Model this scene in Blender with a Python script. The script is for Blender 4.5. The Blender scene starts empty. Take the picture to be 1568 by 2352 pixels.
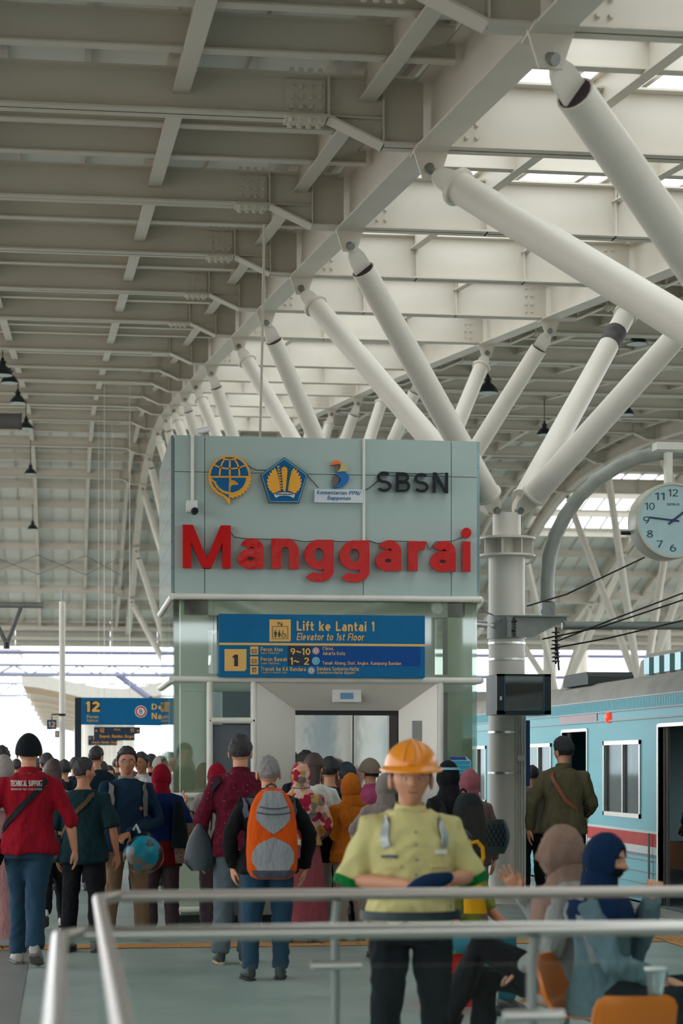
import bpy, bmesh, math, random
import numpy as np
from mathutils import Vector, Matrix, noise
random.seed(7)
SC = bpy.context.scene
COL = SC.collection
# ------------------------------------------------------------------ camera, world, exposure
F, HOR, CX, CH = 4700.0, 1750.0, 784.0, 1.57
TH = math.atan(639.0 / F)
ST, CT = math.sin(TH), math.cos(TH)
cd = bpy.data.cameras.new('camera')
cam = bpy.data.objects.new('camera', cd); COL.objects.link(cam)
cam.location = (0, 0, CH); cam.rotation_euler = (math.pi / 2, 0, -TH)
cd.sensor_fit = 'VERTICAL'; cd.sensor_height = 36.0; cd.sensor_width = 24.0
cd.lens = F / 2352 * 36.0
cd.shift_y = (HOR - 1176) / 2352
cd.clip_end = 2000; cd.clip_start = 0.1
cd.dof.use_dof = True; cd.dof.focus_distance = 20.0; cd.dof.aperture_fstop = 2.9
SC.camera = cam
W = bpy.data.worlds.new('world'); SC.world = W; W.use_nodes = True
bgn = W.node_tree.nodes['Background']
bgn.inputs[0].default_value = (0.93, 0.97, 1.0, 1); bgn.inputs[1].default_value = 2.5
SC.view_settings.view_transform = 'Standard'; SC.view_settings.look = 'None'
SC.view_settings.exposure = 0.28; SC.view_settings.gamma = 1.0
SC.view_settings.use_curve_mapping = False
SC.cycles.max_bounces = 7; SC.cycles.diffuse_bounces = 4; SC.cycles.glossy_bounces = 3; SC.cycles.adaptive_threshold = 0.07
SC.cycles.transparent_max_bounces = 16; SC.cycles.transmission_bounces = 6
SC.cycles.caustics_reflective = False; SC.cycles.caustics_refractive = False
SC.cycles.sample_clamp_indirect = 6

def at(px, py, Y):
    X = Y * math.tan(TH + math.atan((px - CX) / F))
    d = X * ST + Y * CT
    return Vector((X, Y, CH + (HOR - py) / F * d))
def atd(px, d):
    r = (px - CX) / F * d
    return Vector((r * CT + d * ST, d * CT - r * ST, 0))
# ------------------------------------------------------------------ materials
MATS = {}
def lin(c):
    out = []
    for v in c[:3]:
        v = v / 255.0
        out.append(v / 12.92 if v <= 0.04045 else ((v + 0.055) / 1.055) ** 2.4)
    return tuple(out) + (1.0,)
def nodes_of(name):
    m = bpy.data.materials.new(name); m.use_nodes = True
    nt = m.node_tree
    return m, nt, nt.nodes['Principled BSDF']
def mat(name, col, rough=0.6, metal=0.0, var=0.06, vs=6.0, bump=0.0, bs=40.0, emit=0.0, coat=0.0, spec=0.5, stretch=None, bd=0.01):
    """painted / cloth / metal surface: base colour with procedural grain and fine relief"""
    if name in MATS: return MATS[name]
    m, nt, b = nodes_of(name)
    c = lin(col)
    b.inputs['Roughness'].default_value = rough; b.inputs['Metallic'].default_value = metal
    b.inputs['Coat Weight'].default_value = coat; b.inputs['Specular IOR Level'].default_value = spec
    tc = nt.nodes.new('ShaderNodeTexCoord'); src = tc.outputs['Object']
    if stretch:
        mp = nt.nodes.new('ShaderNodeMapping'); mp.inputs['Scale'].default_value = stretch
        nt.links.new(src, mp.inputs[0]); src = mp.outputs[0]
    n = nt.nodes.new('ShaderNodeTexNoise'); n.inputs['Scale'].default_value = vs; n.inputs['Detail'].default_value = 5
    nt.links.new(src, n.inputs['Vector'])
    r = nt.nodes.new('ShaderNodeMapRange'); r.inputs['To Min'].default_value = 1 - var * 2; r.inputs['To Max'].default_value = 1 + var * 2
    nt.links.new(n.outputs['Fac'], r.inputs['Value'])
    mx = nt.nodes.new('ShaderNodeMix'); mx.data_type = 'RGBA'; mx.blend_type = 'MULTIPLY'; mx.inputs['Factor'].default_value = 1
    mx.inputs['A'].default_value = c
    nt.links.new(r.outputs['Result'], mx.inputs['B'])
    nt.links.new(mx.outputs['Result'], b.inputs['Base Color'])
    if bump > 0:
        n2 = nt.nodes.new('ShaderNodeTexNoise'); n2.inputs['Scale'].default_value = bs; n2.inputs['Detail'].default_value = 3
        nt.links.new(src, n2.inputs['Vector'])
        bp = nt.nodes.new('ShaderNodeBump'); bp.inputs['Strength'].default_value = bump; bp.inputs['Distance'].default_value = bd
        nt.links.new(n2.outputs['Fac'], bp.inputs['Height']); nt.links.new(bp.outputs['Normal'], b.inputs['Normal'])
    if emit > 0:
        b.inputs['Emission Color'].default_value = c; b.inputs['Emission Strength'].default_value = emit
    MATS[name] = m
    return m
def cloth(col, name=None, var=0.09):
    return mat(name or 'cloth_%d_%d_%d' % tuple(col), tuple(v * .86 for v in col), 0.92, 0, var, 9, 0.8, 16, spec=0.2, stretch=(1.4, 1.4, .7), bd=0.025)
def spots(name, cols, scale, thr=None, rough=0.9):
    """printed fabric: voronoi cells coloured from a ramp"""
    if name in MATS: return MATS[name]
    m, nt, b = nodes_of(name); b.inputs['Roughness'].default_value = rough; b.inputs['Specular IOR Level'].default_value = 0.2
    tc = nt.nodes.new('ShaderNodeTexCoord')
    v = nt.nodes.new('ShaderNodeTexVoronoi'); v.inputs['Scale'].default_value = scale
    nt.links.new(tc.outputs['Object'], v.inputs['Vector'])
    sep = nt.nodes.new('ShaderNodeSeparateColor'); nt.links.new(v.outputs['Color'], sep.inputs[0])
    cr = nt.nodes.new('ShaderNodeValToRGB'); cr.color_ramp.interpolation = 'CONSTANT'
    e = cr.color_ramp.elements
    if thr is None:
        nt.links.new(sep.outputs[0], cr.inputs['Fac'])
        pos = [i / len(cols) for i in range(len(cols))]
    else:
        nt.links.new(v.outputs['Distance'], cr.inputs['Fac']); pos = [0] + thr
    while len(e) < len(cols): e.new(0.5)
    for i, (p, c) in enumerate(zip(pos, cols)):
        e[i].position = p; e[i].color = lin(c)
    nt.links.new(cr.outputs['Color'], b.inputs['Base Color'])
    MATS[name] = m
    return m
def glass(name, tint, refl=0.12, trans=0.9, rough=0.03):
    """thin pane: transparent with a mirror coat that grows at grazing angles"""
    if name in MATS: return MATS[name]
    m = bpy.data.materials.new(name); m.use_nodes = True; nt = m.node_tree
    nt.nodes.remove(nt.nodes['Principled BSDF']); out = nt.nodes['Material Output']
    tr = nt.nodes.new('ShaderNodeBsdfTransparent'); t = lin(tint); tr.inputs[0].default_value = tuple(math.sqrt(q * trans) for q in t[:3]) + (1,)
    gl = nt.nodes.new('ShaderNodeBsdfGlossy'); gl.inputs['Roughness'].default_value = rough; gl.inputs[0].default_value = (0.95, 1, 1, 1)
    fr = nt.nodes.new('ShaderNodeLayerWeight'); fr.inputs[0].default_value = 0.5
    pw = nt.nodes.new('ShaderNodeMath'); pw.operation = 'POWER'; pw.inputs[1].default_value = 5.0
    nt.links.new(fr.outputs['Facing'], pw.inputs[0])
    ad = nt.nodes.new('ShaderNodeMath'); ad.operation = 'MULTIPLY_ADD'; ad.use_clamp = True; ad.inputs[1].default_value = 0.6; ad.inputs[2].default_value = refl + 0.02
    nt.links.new(pw.outputs[0], ad.inputs[0])
    mx = nt.nodes.new('ShaderNodeMixShader')
    nt.links.new(ad.outputs[0], mx.inputs[0]); nt.links.new(tr.outputs[0], mx.inputs[1]); nt.links.new(gl.outputs[0], mx.inputs[2])
    nt.links.new(mx.outputs[0], out.inputs[0])
    MATS[name] = m
    return m
def poly_sheet():
    m = bpy.data.materials.new('translucent_sheet'); m.use_nodes = True; nt = m.node_tree
    nt.nodes.remove(nt.nodes['Principled BSDF']); out = nt.nodes['Material Output']
    tr = nt.nodes.new('ShaderNodeBsdfTransparent'); tr.inputs[0].default_value = (0.9, 0.92, 0.93, 1)
    tl = nt.nodes.new('ShaderNodeBsdfTranslucent'); tl.inputs[0].default_value = (0.92, 0.93, 0.92, 1)
    mx = nt.nodes.new('ShaderNodeMixShader'); mx.inputs[0].default_value = 0.5
    nt.links.new(tr.outputs[0], mx.inputs[1]); nt.links.new(tl.outputs[0], mx.inputs[2]); nt.links.new(mx.outputs[0], out.inputs[0])
    return m
STEEL = mat('painted_steel', (214, 207, 194), 0.5, 0, 0.05, 1.5, 0.05, 30)
TUBEW = mat('tube_paint', (222, 216, 204), 0.42, 0, 0.05, 2.0, 0.04, 30)
SHEETW = mat('roof_sheet', (230, 232, 226), 0.6, 0, 0.04, 1.0)
POLY = poly_sheet()
MOUTHSH = mat('painted_mouth_shade', (52, 40, 38), 0.8)  # shade of an open tube end, put into the colour
GALV = mat('galvanised', (138, 142, 138), 0.45, 0.5, 0.15, 5)
CHROME = mat('stainless', (205, 203, 198), 0.28, 0.9, 0.05, 3, 0.03, 12, stretch=(1, 1, 8))
MIRROR = mat('mirror_steel', (225, 225, 222), 0.06, 1.0, 0.02, 2, 0.10, 2.2)
RAILW = mat('white_tube', (226, 224, 212), 0.4)
BLACK = mat('black_plastic', (22, 24, 26), 0.5)
WHITE = mat('white_plastic', (226, 226, 220), 0.5)
# ------------------------------------------------------------------ mesh builder
ORG = {}
class MB:
    def __init__(s): s.v = []; s.f = []; s.m = []; s.mi = 0
    def add(s, vs, fs):
        b = len(s.v); s.v += [tuple(p) for p in vs]
        for f in fs: s.f.append([i + b for i in f]); s.m.append(s.mi)
        return s
    def box(s, x0, x1, y0, y1, z0, z1):
        v = [(x, y, z) for z in (z0, z1) for y in (y0, y1) for x in (x0, x1)]
        return s.add(v, [(0, 2, 3, 1), (4, 5, 7, 6), (0, 1, 5, 4), (2, 6, 7, 3), (0, 4, 6, 2), (1, 3, 7, 5)])
    def bar(s, p0, p1, w, h, up=(0, 0, 1)):
        p0, p1 = Vector(p0), Vector(p1); d = (p1 - p0).normalized()
        a = d.cross(Vector(up)); a = a.normalized() if a.length > 1e-5 else Vector((1, 0, 0)); b = a.cross(d).normalized()
        v = [p + a * sx * w / 2 + b * sz * h / 2 for p in (p0, p1) for sx, sz in ((-1, -1), (1, -1), (1, 1), (-1, 1))]
        return s.add(v, [(3, 2, 1, 0), (4, 5, 6, 7), (0, 1, 5, 4), (1, 2, 6, 5), (2, 3, 7, 6), (3, 0, 4, 7)])
    def tube(s, pts, r, n=10, caps=True, flat=None):
        pts = [Vector(p) for p in pts]; N = len(pts)
        rs = r if isinstance(r, (list, tuple)) else [r] * N
        d0 = (pts[1] - pts[0]).normalized()
        a = d0.orthogonal().normalized() if flat is None else (Vector(flat) - d0 * d0.dot(Vector(flat))).normalized()
        V = []
        for i, p in enumerate(pts):
            d = (pts[min(i + 1, N - 1)] - pts[max(i - 1, 0)])
            d = d.normalized() if d.length > 1e-9 else d0
            a = (a - d * a.dot(d)); a = a.normalized() if a.length > 1e-6 else d.orthogonal().normalized()
            b = d.cross(a)
            ra, rb = rs[i] if isinstance(rs[i], (list, tuple)) else (rs[i], rs[i])
            for k in range(n):
                t = 2 * math.pi * k / n
                V.append(p + a * ra * math.cos(t) + b * rb * math.sin(t))
        fs = [(i * n + k, i * n + (k + 1) % n, (i + 1) * n + (k + 1) % n, (i + 1) * n + k) for i in range(N - 1) for k in range(n)]
        if caps:
            fs.append(tuple(range(n - 1, -1, -1))); fs.append(tuple((N - 1) * n + k for k in range(n)))
        return s.add(V, fs)
    def cyl(s, p0, p1, r, n=12): return s.tube([p0, p1], r, n)
    def loft(s, rings, closed=True, caps=True):
        n = len(rings[0]); V = [p for r in rings for p in r]
        m = n if closed else n - 1
        fs = [(i * n + k, i * n + (k + 1) % n, (i + 1) * n + (k + 1) % n, (i + 1) * n + k) for i in range(len(rings) - 1) for k in range(m)]
        if caps and closed:
            fs.append(tuple(range(n - 1, -1, -1))); fs.append(tuple((len(rings) - 1) * n + k for k in range(n)))
        return s.add(V, fs)
    def prism(s, poly, y0, y1, dz=0):
        """polygon in X-Z extruded along Y"""
        n = len(poly)
        V = [(x, y0, z) for x, z in poly] + [(x, y1, z) for x, z in poly]
        fs = [tuple(range(n)), tuple(range(2 * n - 1, n - 1, -1))] + [(k, k + n, (k + 1) % n + n, (k + 1) % n) for k in range(n)]
        return s.add(V, fs)
    def prism_ax(s, poly, o, u, v, w):
        """polygon (a,b) placed at o + a*u + b*v, extruded by the vector w"""
        o, u, v, w = Vector(o), Vector(u), Vector(v), Vector(w); n = len(poly)
        V = [o + u * a + v * b for a, b in poly]; V += [p + w for p in V]
        fs = [tuple(range(n)), tuple(range(2 * n - 1, n - 1, -1))] + [(k, k + n, (k + 1) % n + n, (k + 1) % n) for k in range(n)]
        return s.add(V, fs)
    def lathe(s, prof, o, n=20, axis='Z'):
        o = Vector(o); V = []
        for r, h in prof:
            for k in range(n):
                t = 2 * math.pi * k / n; a, b = r * math.cos(t), r * math.sin(t)
                V.append(o + (Vector((a, b, h)) if axis == 'Z' else Vector((a, h, b)) if axis == 'Y' else Vector((h, a, b))))
        fs = [(i * n + k, i * n + (k + 1) % n, (i + 1) * n + (k + 1) % n, (i + 1) * n + k) for i in range(len(prof) - 1) for k in range(n)]
        fs.append(tuple(range(n - 1, -1, -1))); fs.append(tuple((len(prof) - 1) * n + k for k in range(n)))
        return s.add(V, fs)
    def ell(s, c, r, n=14, m=8):
        c = Vector(c); prof = []
        rings = []
        for i in range(1, m):
            ph = math.pi * i / m
            rings.append([c + Vector((r[0] * math.sin(ph) * math.cos(2 * math.pi * k / n), r[1] * math.sin(ph) * math.sin(2 * math.pi * k / n), -r[2] * math.cos(ph))) for k in range(n)])
        b = len(s.v); s.loft(rings, caps=False)
        s.v.append(tuple(c + Vector((0, 0, -r[2])))); s.v.append(tuple(c + Vector((0, 0, r[2]))))
        lo, hi = len(s.v) - 2, len(s.v) - 1
        for k in range(n):
            s.f.append([b + (k + 1) % n, b + k, lo]); s.m.append(s.mi)
            t = b + (m - 2) * n
            s.f.append([t + k, t + (k + 1) % n, hi]); s.m.append(s.mi)
        return s
    def ibeam(s, p0, p1, h, w, tf=0.014, tw=0.012):
        """I-section whose BOTTOM centre line runs p0-p1"""
        p0, p1 = Vector(p0), Vector(p1); z = Vector((0, 0, 1))
        s.bar(p0 + z * tf / 2, p1 + z * tf / 2, w, tf); s.bar(p0 + z * (h - tf / 2), p1 + z * (h - tf / 2), w, tf)
        return s.bar(p0 + z * h / 2, p1 + z * h / 2, tw, h - 2 * tf + 0.002)
    def mesh(s, name, org=Vector((0, 0, 0)), smooth=False):
        me = bpy.data.meshes.new(name)
        me.from_pydata([(x - org[0], y - org[1], z - org[2]) for x, y, z in s.v], [], s.f)
        me.polygons.foreach_set('material_index', s.m)
        if smooth: smooth_mesh(me, smooth)
        return me
    def build(s, name, mats, parent=None, smooth=False, label=None, cat=None, group=None, kind=None, org=None):
        if parent is None:
            a = np.array(s.v); o = Vector(((a[:, 0].min() + a[:, 0].max()) / 2, (a[:, 1].min() + a[:, 1].max()) / 2, a[:, 2].min())) if org is None else Vector(org)
        else: o = ORG.get(parent.name, Vector((0, 0, 0)))
        ob = bpy.data.objects.new(name, s.mesh(name, o, smooth)); COL.objects.link(ob)
        for m in (mats if isinstance(mats, (list, tuple)) else [mats]): ob.data.materials.append(m)
        if parent is None: ob.location = o
        else: ob.parent = parent
        ORG[ob.name] = o
        return tag(ob, label, cat, group, kind)
def smooth_mesh(me, ang=40):
    me.polygons.foreach_set('use_smooth', [True] * len(me.polygons))
    if ang is not True and ang < 170:
        me.set_sharp_from_angle(angle=math.radians(ang))
def tag(o, label=None, cat=None, group=None, kind=None):
    if label: o['label'] = label
    if cat: o['category'] = cat
    if group: o['group'] = group
    if kind: o['kind'] = kind
    return o
def empty(name, loc=(0, 0, 0), rz=0, label=None, cat=None, group=None, kind=None):
    o = bpy.data.objects.new(name, None); COL.objects.link(o); o.empty_display_size = 0.1
    o.location = loc; o.rotation_euler = (0, 0, rz); ORG[o.name] = Vector(loc)
    return tag(o, label, cat, group, kind)
def inst(name, me, parent, loc, rz=0, kind=None):
    o = bpy.data.objects.new(name, me); COL.objects.link(o); o.parent = parent
    o.location = Vector(loc) - ORG.get(parent.name, Vector((0, 0, 0))) if parent else loc
    o.rotation_euler = (0, 0, rz)
    if kind: o['kind'] = kind
    return o
TXT = {}
def _arc(cx, cy, rx, ry, a0, a1, n=14): return [(cx + rx * math.cos(math.radians(a0 + (a1 - a0) * i / n)), cy + ry * math.sin(math.radians(a0 + (a1 - a0) * i / n))) for i in range(n + 1)]
def strokes_of(c, w):
    """centre lines (S) and filled outlines (P) of a plain grotesque letter; cap height 1, x-height .7; returns S, P, advance"""
    h = w / 2; x = .70; S = []; P = []; A = _arc
    bl = lambda cx, r: A(cx, x / 2, r - h, x / 2 - h, 0, 360, 22)
    if c == ' ': return S, P, .3
    if c == 'a': S = [[(.52 - h, 0), (.52 - h, .44)], A(.275, .44, .245 - h, x - .44 - h, 0, 155), A(.25, .225, .25 - h * .9, .225 - h * .85, 0, 360, 20)]; W = .52
    elif c in 'bdpqg':
        S = [bl(.29, .29)]; sx = h if c in 'bp' else .58 - h
        S.append([(sx, {'b': 0, 'd': 0, 'p': -.28, 'q': -.28, 'g': -.02}[c]), (sx, {'b': 1, 'd': 1}.get(c, x))])
        if c == 'g': S.append(A(.28, -.02, .30 - h, .26 - h, 0, -150))
        W = .58
    elif c in 'nhmru':
        if c == 'u': S = [[(.54 - h, 0), (.54 - h, x)], [(h, x), (h, .27)] + A(.27, .27, .27 - h, .27 - h, 180, 360)]; W = .54
        else:
            S = [[(h, 0), (h, 1 if c == 'h' else x)]]
            if c == 'r': S.append(A(.30, .40, .30 - h, .30 - h, 180, 75)); W = .36
            elif c == 'm': S += [A(.255, .45, .255 - h, .25 - h, 180, 0) + [(.51 - h, 0)], A(.255 + .51 - w, .45, .255 - h, .25 - h, 180, 0) + [(1.02 - w - h, 0)]]; W = 1.02 - w
            else: S.append(A(.27, .43, .27 - h, .27 - h, 180, 0) + [(.54 - h, 0)]); W = .54
    elif c == 'o': S = [bl(.3, .3)]; W = .6
    elif c == 'c': S = [A(.3, x / 2, .3 - h, x / 2 - h, 45, 315, 20)]; W = .53
    elif c == 'e': S = [A(.29, x / 2, .29 - h, x / 2 - h, 0, 310, 22), [(.03, x / 2), (.58 - h * .2, x / 2)]]; W = .58
    elif c == 'i': S = [[(h, 0), (h, x)]]; P = [A(h, .9, h * 1.25, h * 1.25, 0, 337, 15)]; W = w
    elif c == 'l': S = [[(h, 0), (h, 1)]]; W = w
    elif c == 'j': S = [[(.16, x), (.16, -.1)]]; W = .24
    elif c == 't': S = [[(.15, .92), (.15, .18)] + A(.33, .18, .18, .18 - h, 180, 280, 8), [(0, x - h), (.36, x - h)]]; W = .36
    elif c == 'f': S = [[(.16, 0), (.16, .8)] + A(.33, .8, .17, .2 - h, 180, 80, 8), [(0, x - h), (.36, x - h)]]; W = .36
    elif c == 'k': S = [[(h, 0), (h, 1)]]; P = [[(w * .6, .26), (.36, x), (.36 + w * 1.25, x), (w * .9 + .12, .33)], [(.17, .42), (.17 + w * .9, .50), (.56, 0), (.56 - w * 1.3, 0)]]; W = .56
    elif c == 'v': P = [[(0, x), (w * 1.1, x), (.28, w * .9), (.56 - w * 1.1, x), (.56, x), (.28 + w * .62, 0), (.28 - w * .62, 0)]]; W = .56
    elif c == 'w': P = [[(0, x), (w * 1.05, x), (.23, w), (.36, x), (.36 + w * .8, x), (.36 + w * .4 + .13, w), (.76 - w * 1.05 + w * .8, x), (.76 + w * .8, x), (.59 + w * .8, 0), (.49, 0), (.36 + w * .4, x - w * 1.8), (.27, 0), (.17, 0)]]; W = .76 + w * .8
    elif c == 'y': P = [[(0, x), (w * 1.1, x), (.30, .18), (.56 - w * 1.1, x), (.56, x), (.26, -.28), (.26 - w * 1.1, -.28), (.24, 0)]]; W = .56
    elif c == 's': r1, r2 = (x / 2 - h) / 2 + .0, (x / 2 - h) / 2; q = (x - w) / 4; S = [A(.26, x - h - q, .25 - h, q, 40, 270, 12) + A(.26, h + q, .26 - h, q, 90, -145, 12)[1:]]; W = .52
    elif c == 'S': q = (1 - w) / 4; S = [A(.33, 1 - h - q, .31 - h, q, 35, 270, 14) + A(.33, h + q, .33 - h, q, 90, -150, 14)[1:]]; W = .66
    elif c == 'L': S = [[(h, 0), (h, 1)], [(0, h), (.54, h)]]; W = .54
    elif c == 'E': S = [[(h, 0), (h, 1)]] + [[(0, y), (.56 - (.04 if y == .5 else 0), y)] for y in (h, .5, 1 - h)]; W = .56
    elif c == 'F': S = [[(h, 0), (h, 1)], [(0, 1 - h), (.54, 1 - h)], [(0, .5), (.5, .5)]]; W = .54
    elif c in 'PBRK':
        S = [[(h, 0), (h, 1)]]
        if c == 'P': S.append([(h, .42 + h - h), (.32, .42)] + A(.32, .71 - h / 2, .3 - h, .29 - h / 2, -90, 90, 12) + [(h, 1 - h)]); W = .62
        elif c == 'B': S += [[(h, 1 - h), (.34, 1 - h)] + A(.34, .765 - h / 2, .25 - h, .235 - h / 2, 90, -90, 12) + [(h, .53)], [(h, .53), (.36, .53)] + A(.36, .265 + h / 2, .29 - h, .265 - h / 2, 90, -90, 12) + [(h, h)]]; W = .65
        else: P = [[(w * .6, .36), (.45, 1), (.45 + w * 1.3, 1), (w * .9 + .12, .42)], [(.2, .55), (.2 + w, .66), (.68, 0), (.68 - w * 1.3, 0)]]; W = .68
    elif c == 'D': S = [[(h, 0), (h, 1)], [(h, 1 - h), (.3, 1 - h)] + A(.3, .5, .4 - h, .5 - h, 90, -90, 18) + [(h, h)]]; W = .7
    elif c == 'C': S = [A(.38, .5, .38 - h, .5 - h, 45, 315, 22)]; W = .7
    elif c == 'G': S = [A(.38, .5, .38 - h, .5 - h, 45, 350, 22), [(.42, .46), (.76 - h, .46)]]; W = .74
    elif c in 'OQ0': S = [A(.38 if c != '0' else .31, .5, (.38 if c != '0' else .31) - h, .5 - h, 0, 360, 26)]; W = .76 if c != '0' else .62
    elif c == 'N': S = [[(h, 0), (h, 1)], [(.68 - h, 0), (.68 - h, 1)]]; P = [[(w * .1, 1), (w * 1.25, 1), (.68 - w * .1, 0), (.68 - w * 1.25, 0)]]; W = .68
    elif c == 'M': S = [[(h, 0), (h, 1)], [(1.1 - h, 0), (1.1 - h, 1)]]; P = [[(w * .05, 1), (w * 1.2, 1), (.55 + w * .5, 0), (.55 - w * .5, 0)], [(1.1 - w * .05, 1), (1.1 - w * 1.2, 1), (.55 - w * .5, 0), (.55 + w * .5, 0)]]; W = 1.1
    elif c in 'AV': 
        P = [[(0, 0), (w * 1.15, 0), (.35 + w * .5, 1), (.35 - w * .5, 1)], [(.7, 0), (.7 - w * 1.15, 0), (.35 - w * .5, 1), (.35 + w * .5, 1)]]; W = .7
        if c == 'A': S = [[(.17, .28), (.53, .28)]]
        else: P = [[(a, 1 - b) for a, b in p] for p in P]
    elif c == 'H': S = [[(h, 0), (h, 1)], [(.66 - h, 0), (.66 - h, 1)], [(h, .5), (.66 - h, .5)]]; W = .66
    elif c == 'I': S = [[(h, 0), (h, 1)]]; W = w
    elif c == 'T': S = [[(.3, 0), (.3, 1)], [(0, 1 - h), (.6, 1 - h)]]; W = .6
    elif c == 'U': S = [[(h, 1), (h, .32)] + A(.33, .32, .33 - h, .32 - h, 180, 360) + [(.66 - h, 1)]]; W = .66
    elif c == 'J': S = [[(.46 - h, 1), (.46 - h, .25)] + A(.23, .25, .23 - h, .25 - h, 0, -160, 10)]; W = .46
    elif c == 'Y': S = [[(.32, 0), (.32, .5)]]; P = [[(0, 1), (w * 1.2, 1), (.32 + w * .5, .42), (.32 - w * .5, .42)], [(.64, 1), (.64 - w * 1.2, 1), (.32 - w * .5, .42), (.32 + w * .5, .42)]]; W = .64
    elif c == '1': S = [[(.3 - h, 0), (.3 - h, 1)]]; P = [[(0, .70), (0, .82), (.3 - w, 1), (.3 - h, 1), (.3 - h, .84)]]; W = .3
    elif c == '2': S = [A(.29, 1 - .3, .29 - h, .3 - h, 170, -35, 14) + [(.06, h)], [(0, h), (.58, h)]]; W = .58
    elif c == '3': S = [A(.27, .75, .25 - h, .25 - h, 150, -90, 12), A(.27, .27, .28 - h, .27 - h, 90, -150, 12)]; W = .55
    elif c == '4': S = [[(.46 - h, 0), (.46 - h, 1)], [(0, .27), (.6, .27)], [(.04, .27), (.44 - h, .97)]]; W = .6
    elif c == '5': S = [[(.08, .96), (.06, .52)], [(.06, 1 - h), (.52, 1 - h)], A(.28, .32, .28 - h, .32 - h, 130, -150, 14)]; W = .56
    elif c == '7': S = [[(0, 1 - h), (.54, 1 - h)], [(.5, .97), (.18, 0)]]; W = .54
    elif c == '8': S = [A(.29, .76, .25 - h, .24 - h, 0, 360, 16), A(.29, .27, .29 - h, .27 - h, 0, 360, 18)]; W = .58
    elif c in '69':
        S = [A(.3, .32, .3 - h, .32 - h, 0, 360, 20), A(.48, .32, .48 - h, .68 - h, 178, 105, 10)]; W = .6
        if c == '9': S = [[(.6 - a, 1 - b) for a, b in s] for s in S]
    elif c == '~': S = [[(.0, .42)] + [(q / 10 * .6, .46 + .09 * math.sin(q / 10 * 2 * math.pi)) for q in range(1, 11)]]; W = .6
    elif c == ',': P = [[(0, w), (w, w), (w, 0), (w * .4, -w * 1.1), (0, -w * 1.1), (w * .35, 0), (0, 0)]]; W = w
    elif c == '-': S = [[(0, .38), (.3, .38)]]; W = .3
    elif c == '/': P = [[(0, -.1), (w, -.1), (.4, 1.05), (.4 - w, 1.05)]]; W = .4
    elif c == '<': S = [[(.02, .4), (.62, .4)]]; P = [[(0, .4), (.28, .68), (.28 + w, .68), (w, .4), (.28 + w, .12), (.28, .12)]]; W = .62
    elif c == '>': S = [[(.0, .4), (.6, .4)]]; P = [[(.62, .4), (.34, .68), (.34 - w, .68), (.62 - w, .4), (.34 - w, .12), (.34, .12)]]; W = .62
    else: S = [[(h, 0), (h, .7)]]; W = .3
    return S, P, W
def glyph(s, bold, shear, depth):
    key = (s, bold, shear, depth)
    if key in TXT: return TXT[key]
    w = .105 + bold * 3.2; V = []; fs = []; ox = 0
    def sec(a, b, z):
        return [(a[0], a[1], z), (b[0], b[1], z), (b[0], b[1], -z), (a[0], a[1], -z)]
    for c in s:
        S, P, W = strokes_of(c, w); lay = 0
        for st in S:
            lay += 1; zf = 1 - .035 * lay
            p = [Vector(q) for q in st]; q0 = len(V); n = len(p); closed = (p[0] - p[-1]).length < 1e-4
            for i in range(n):
                a = p[i - 1] if i else (p[-2] if closed else p[0]); b = p[i + 1] if i < n - 1 else (p[1] if closed else p[-1])
                d1 = (p[i] - a); d2 = (b - p[i]); d1 = d1.normalized() if d1.length > 1e-6 else d2.normalized(); d2 = d2.normalized() if d2.length > 1e-6 else d1
                t = (d1 + d2); t = t.normalized() if t.length > 1e-6 else d1
                nn = Vector((-t.y, t.x)) * (w / 2) / max(.5, t.dot(d1))
                V += [(x_ + ox, y_, z_) for x_, y_, z_ in sec(p[i] + nn, p[i] - nn, zf)]
            for i in range(n - 1):
                for k in range(4): fs.append([q0 + i * 4 + k, q0 + (i + 1) * 4 + k, q0 + (i + 1) * 4 + (k + 1) % 4, q0 + i * 4 + (k + 1) % 4])
            if not closed: fs += [[q0, q0 + 1, q0 + 2, q0 + 3], [q0 + (n - 1) * 4 + 3 - k for k in range(4)]]
        for pl_ in P:
            lay += 1; zf = 1 - .035 * lay; q0 = len(V); n = len(pl_); V += [(a + ox, b, zf) for a, b in pl_] + [(a + ox, b, -zf) for a, b in pl_]
            fs += [list(range(q0, q0 + n)), list(range(q0 + 2 * n - 1, q0 + n - 1, -1))] + [[q0 + k, q0 + n + k, q0 + n + (k + 1) % n, q0 + (k + 1) % n] for k in range(n)]
        ox += W + .10 + w * .25
    a = np.array(V, float); a[:, 0] += a[:, 1] * shear
    TXT[key] = (a, fs)
    return TXT[key]
def text_mb(s, x0, x1, z0, z1, y, depth, bold=0.0, shear=0.0):
    """text fitted into the box x0..x1, z0..z1, facing -Y, front face at y"""
    a, fs = glyph(s, bold, shear, 1.0)
    lo, hi = a.min(0), a.max(0)
    mb = MB()
    mb.add([(x0 + (p[0] - lo[0]) / (hi[0] - lo[0]) * (x1 - x0), y + depth * (1 - (p[2] - lo[2]) / (hi[2] - lo[2])), z0 + (p[1] - lo[1]) / (hi[1] - lo[1]) * (z1 - z0)) for p in a], fs)
    return mb
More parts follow.
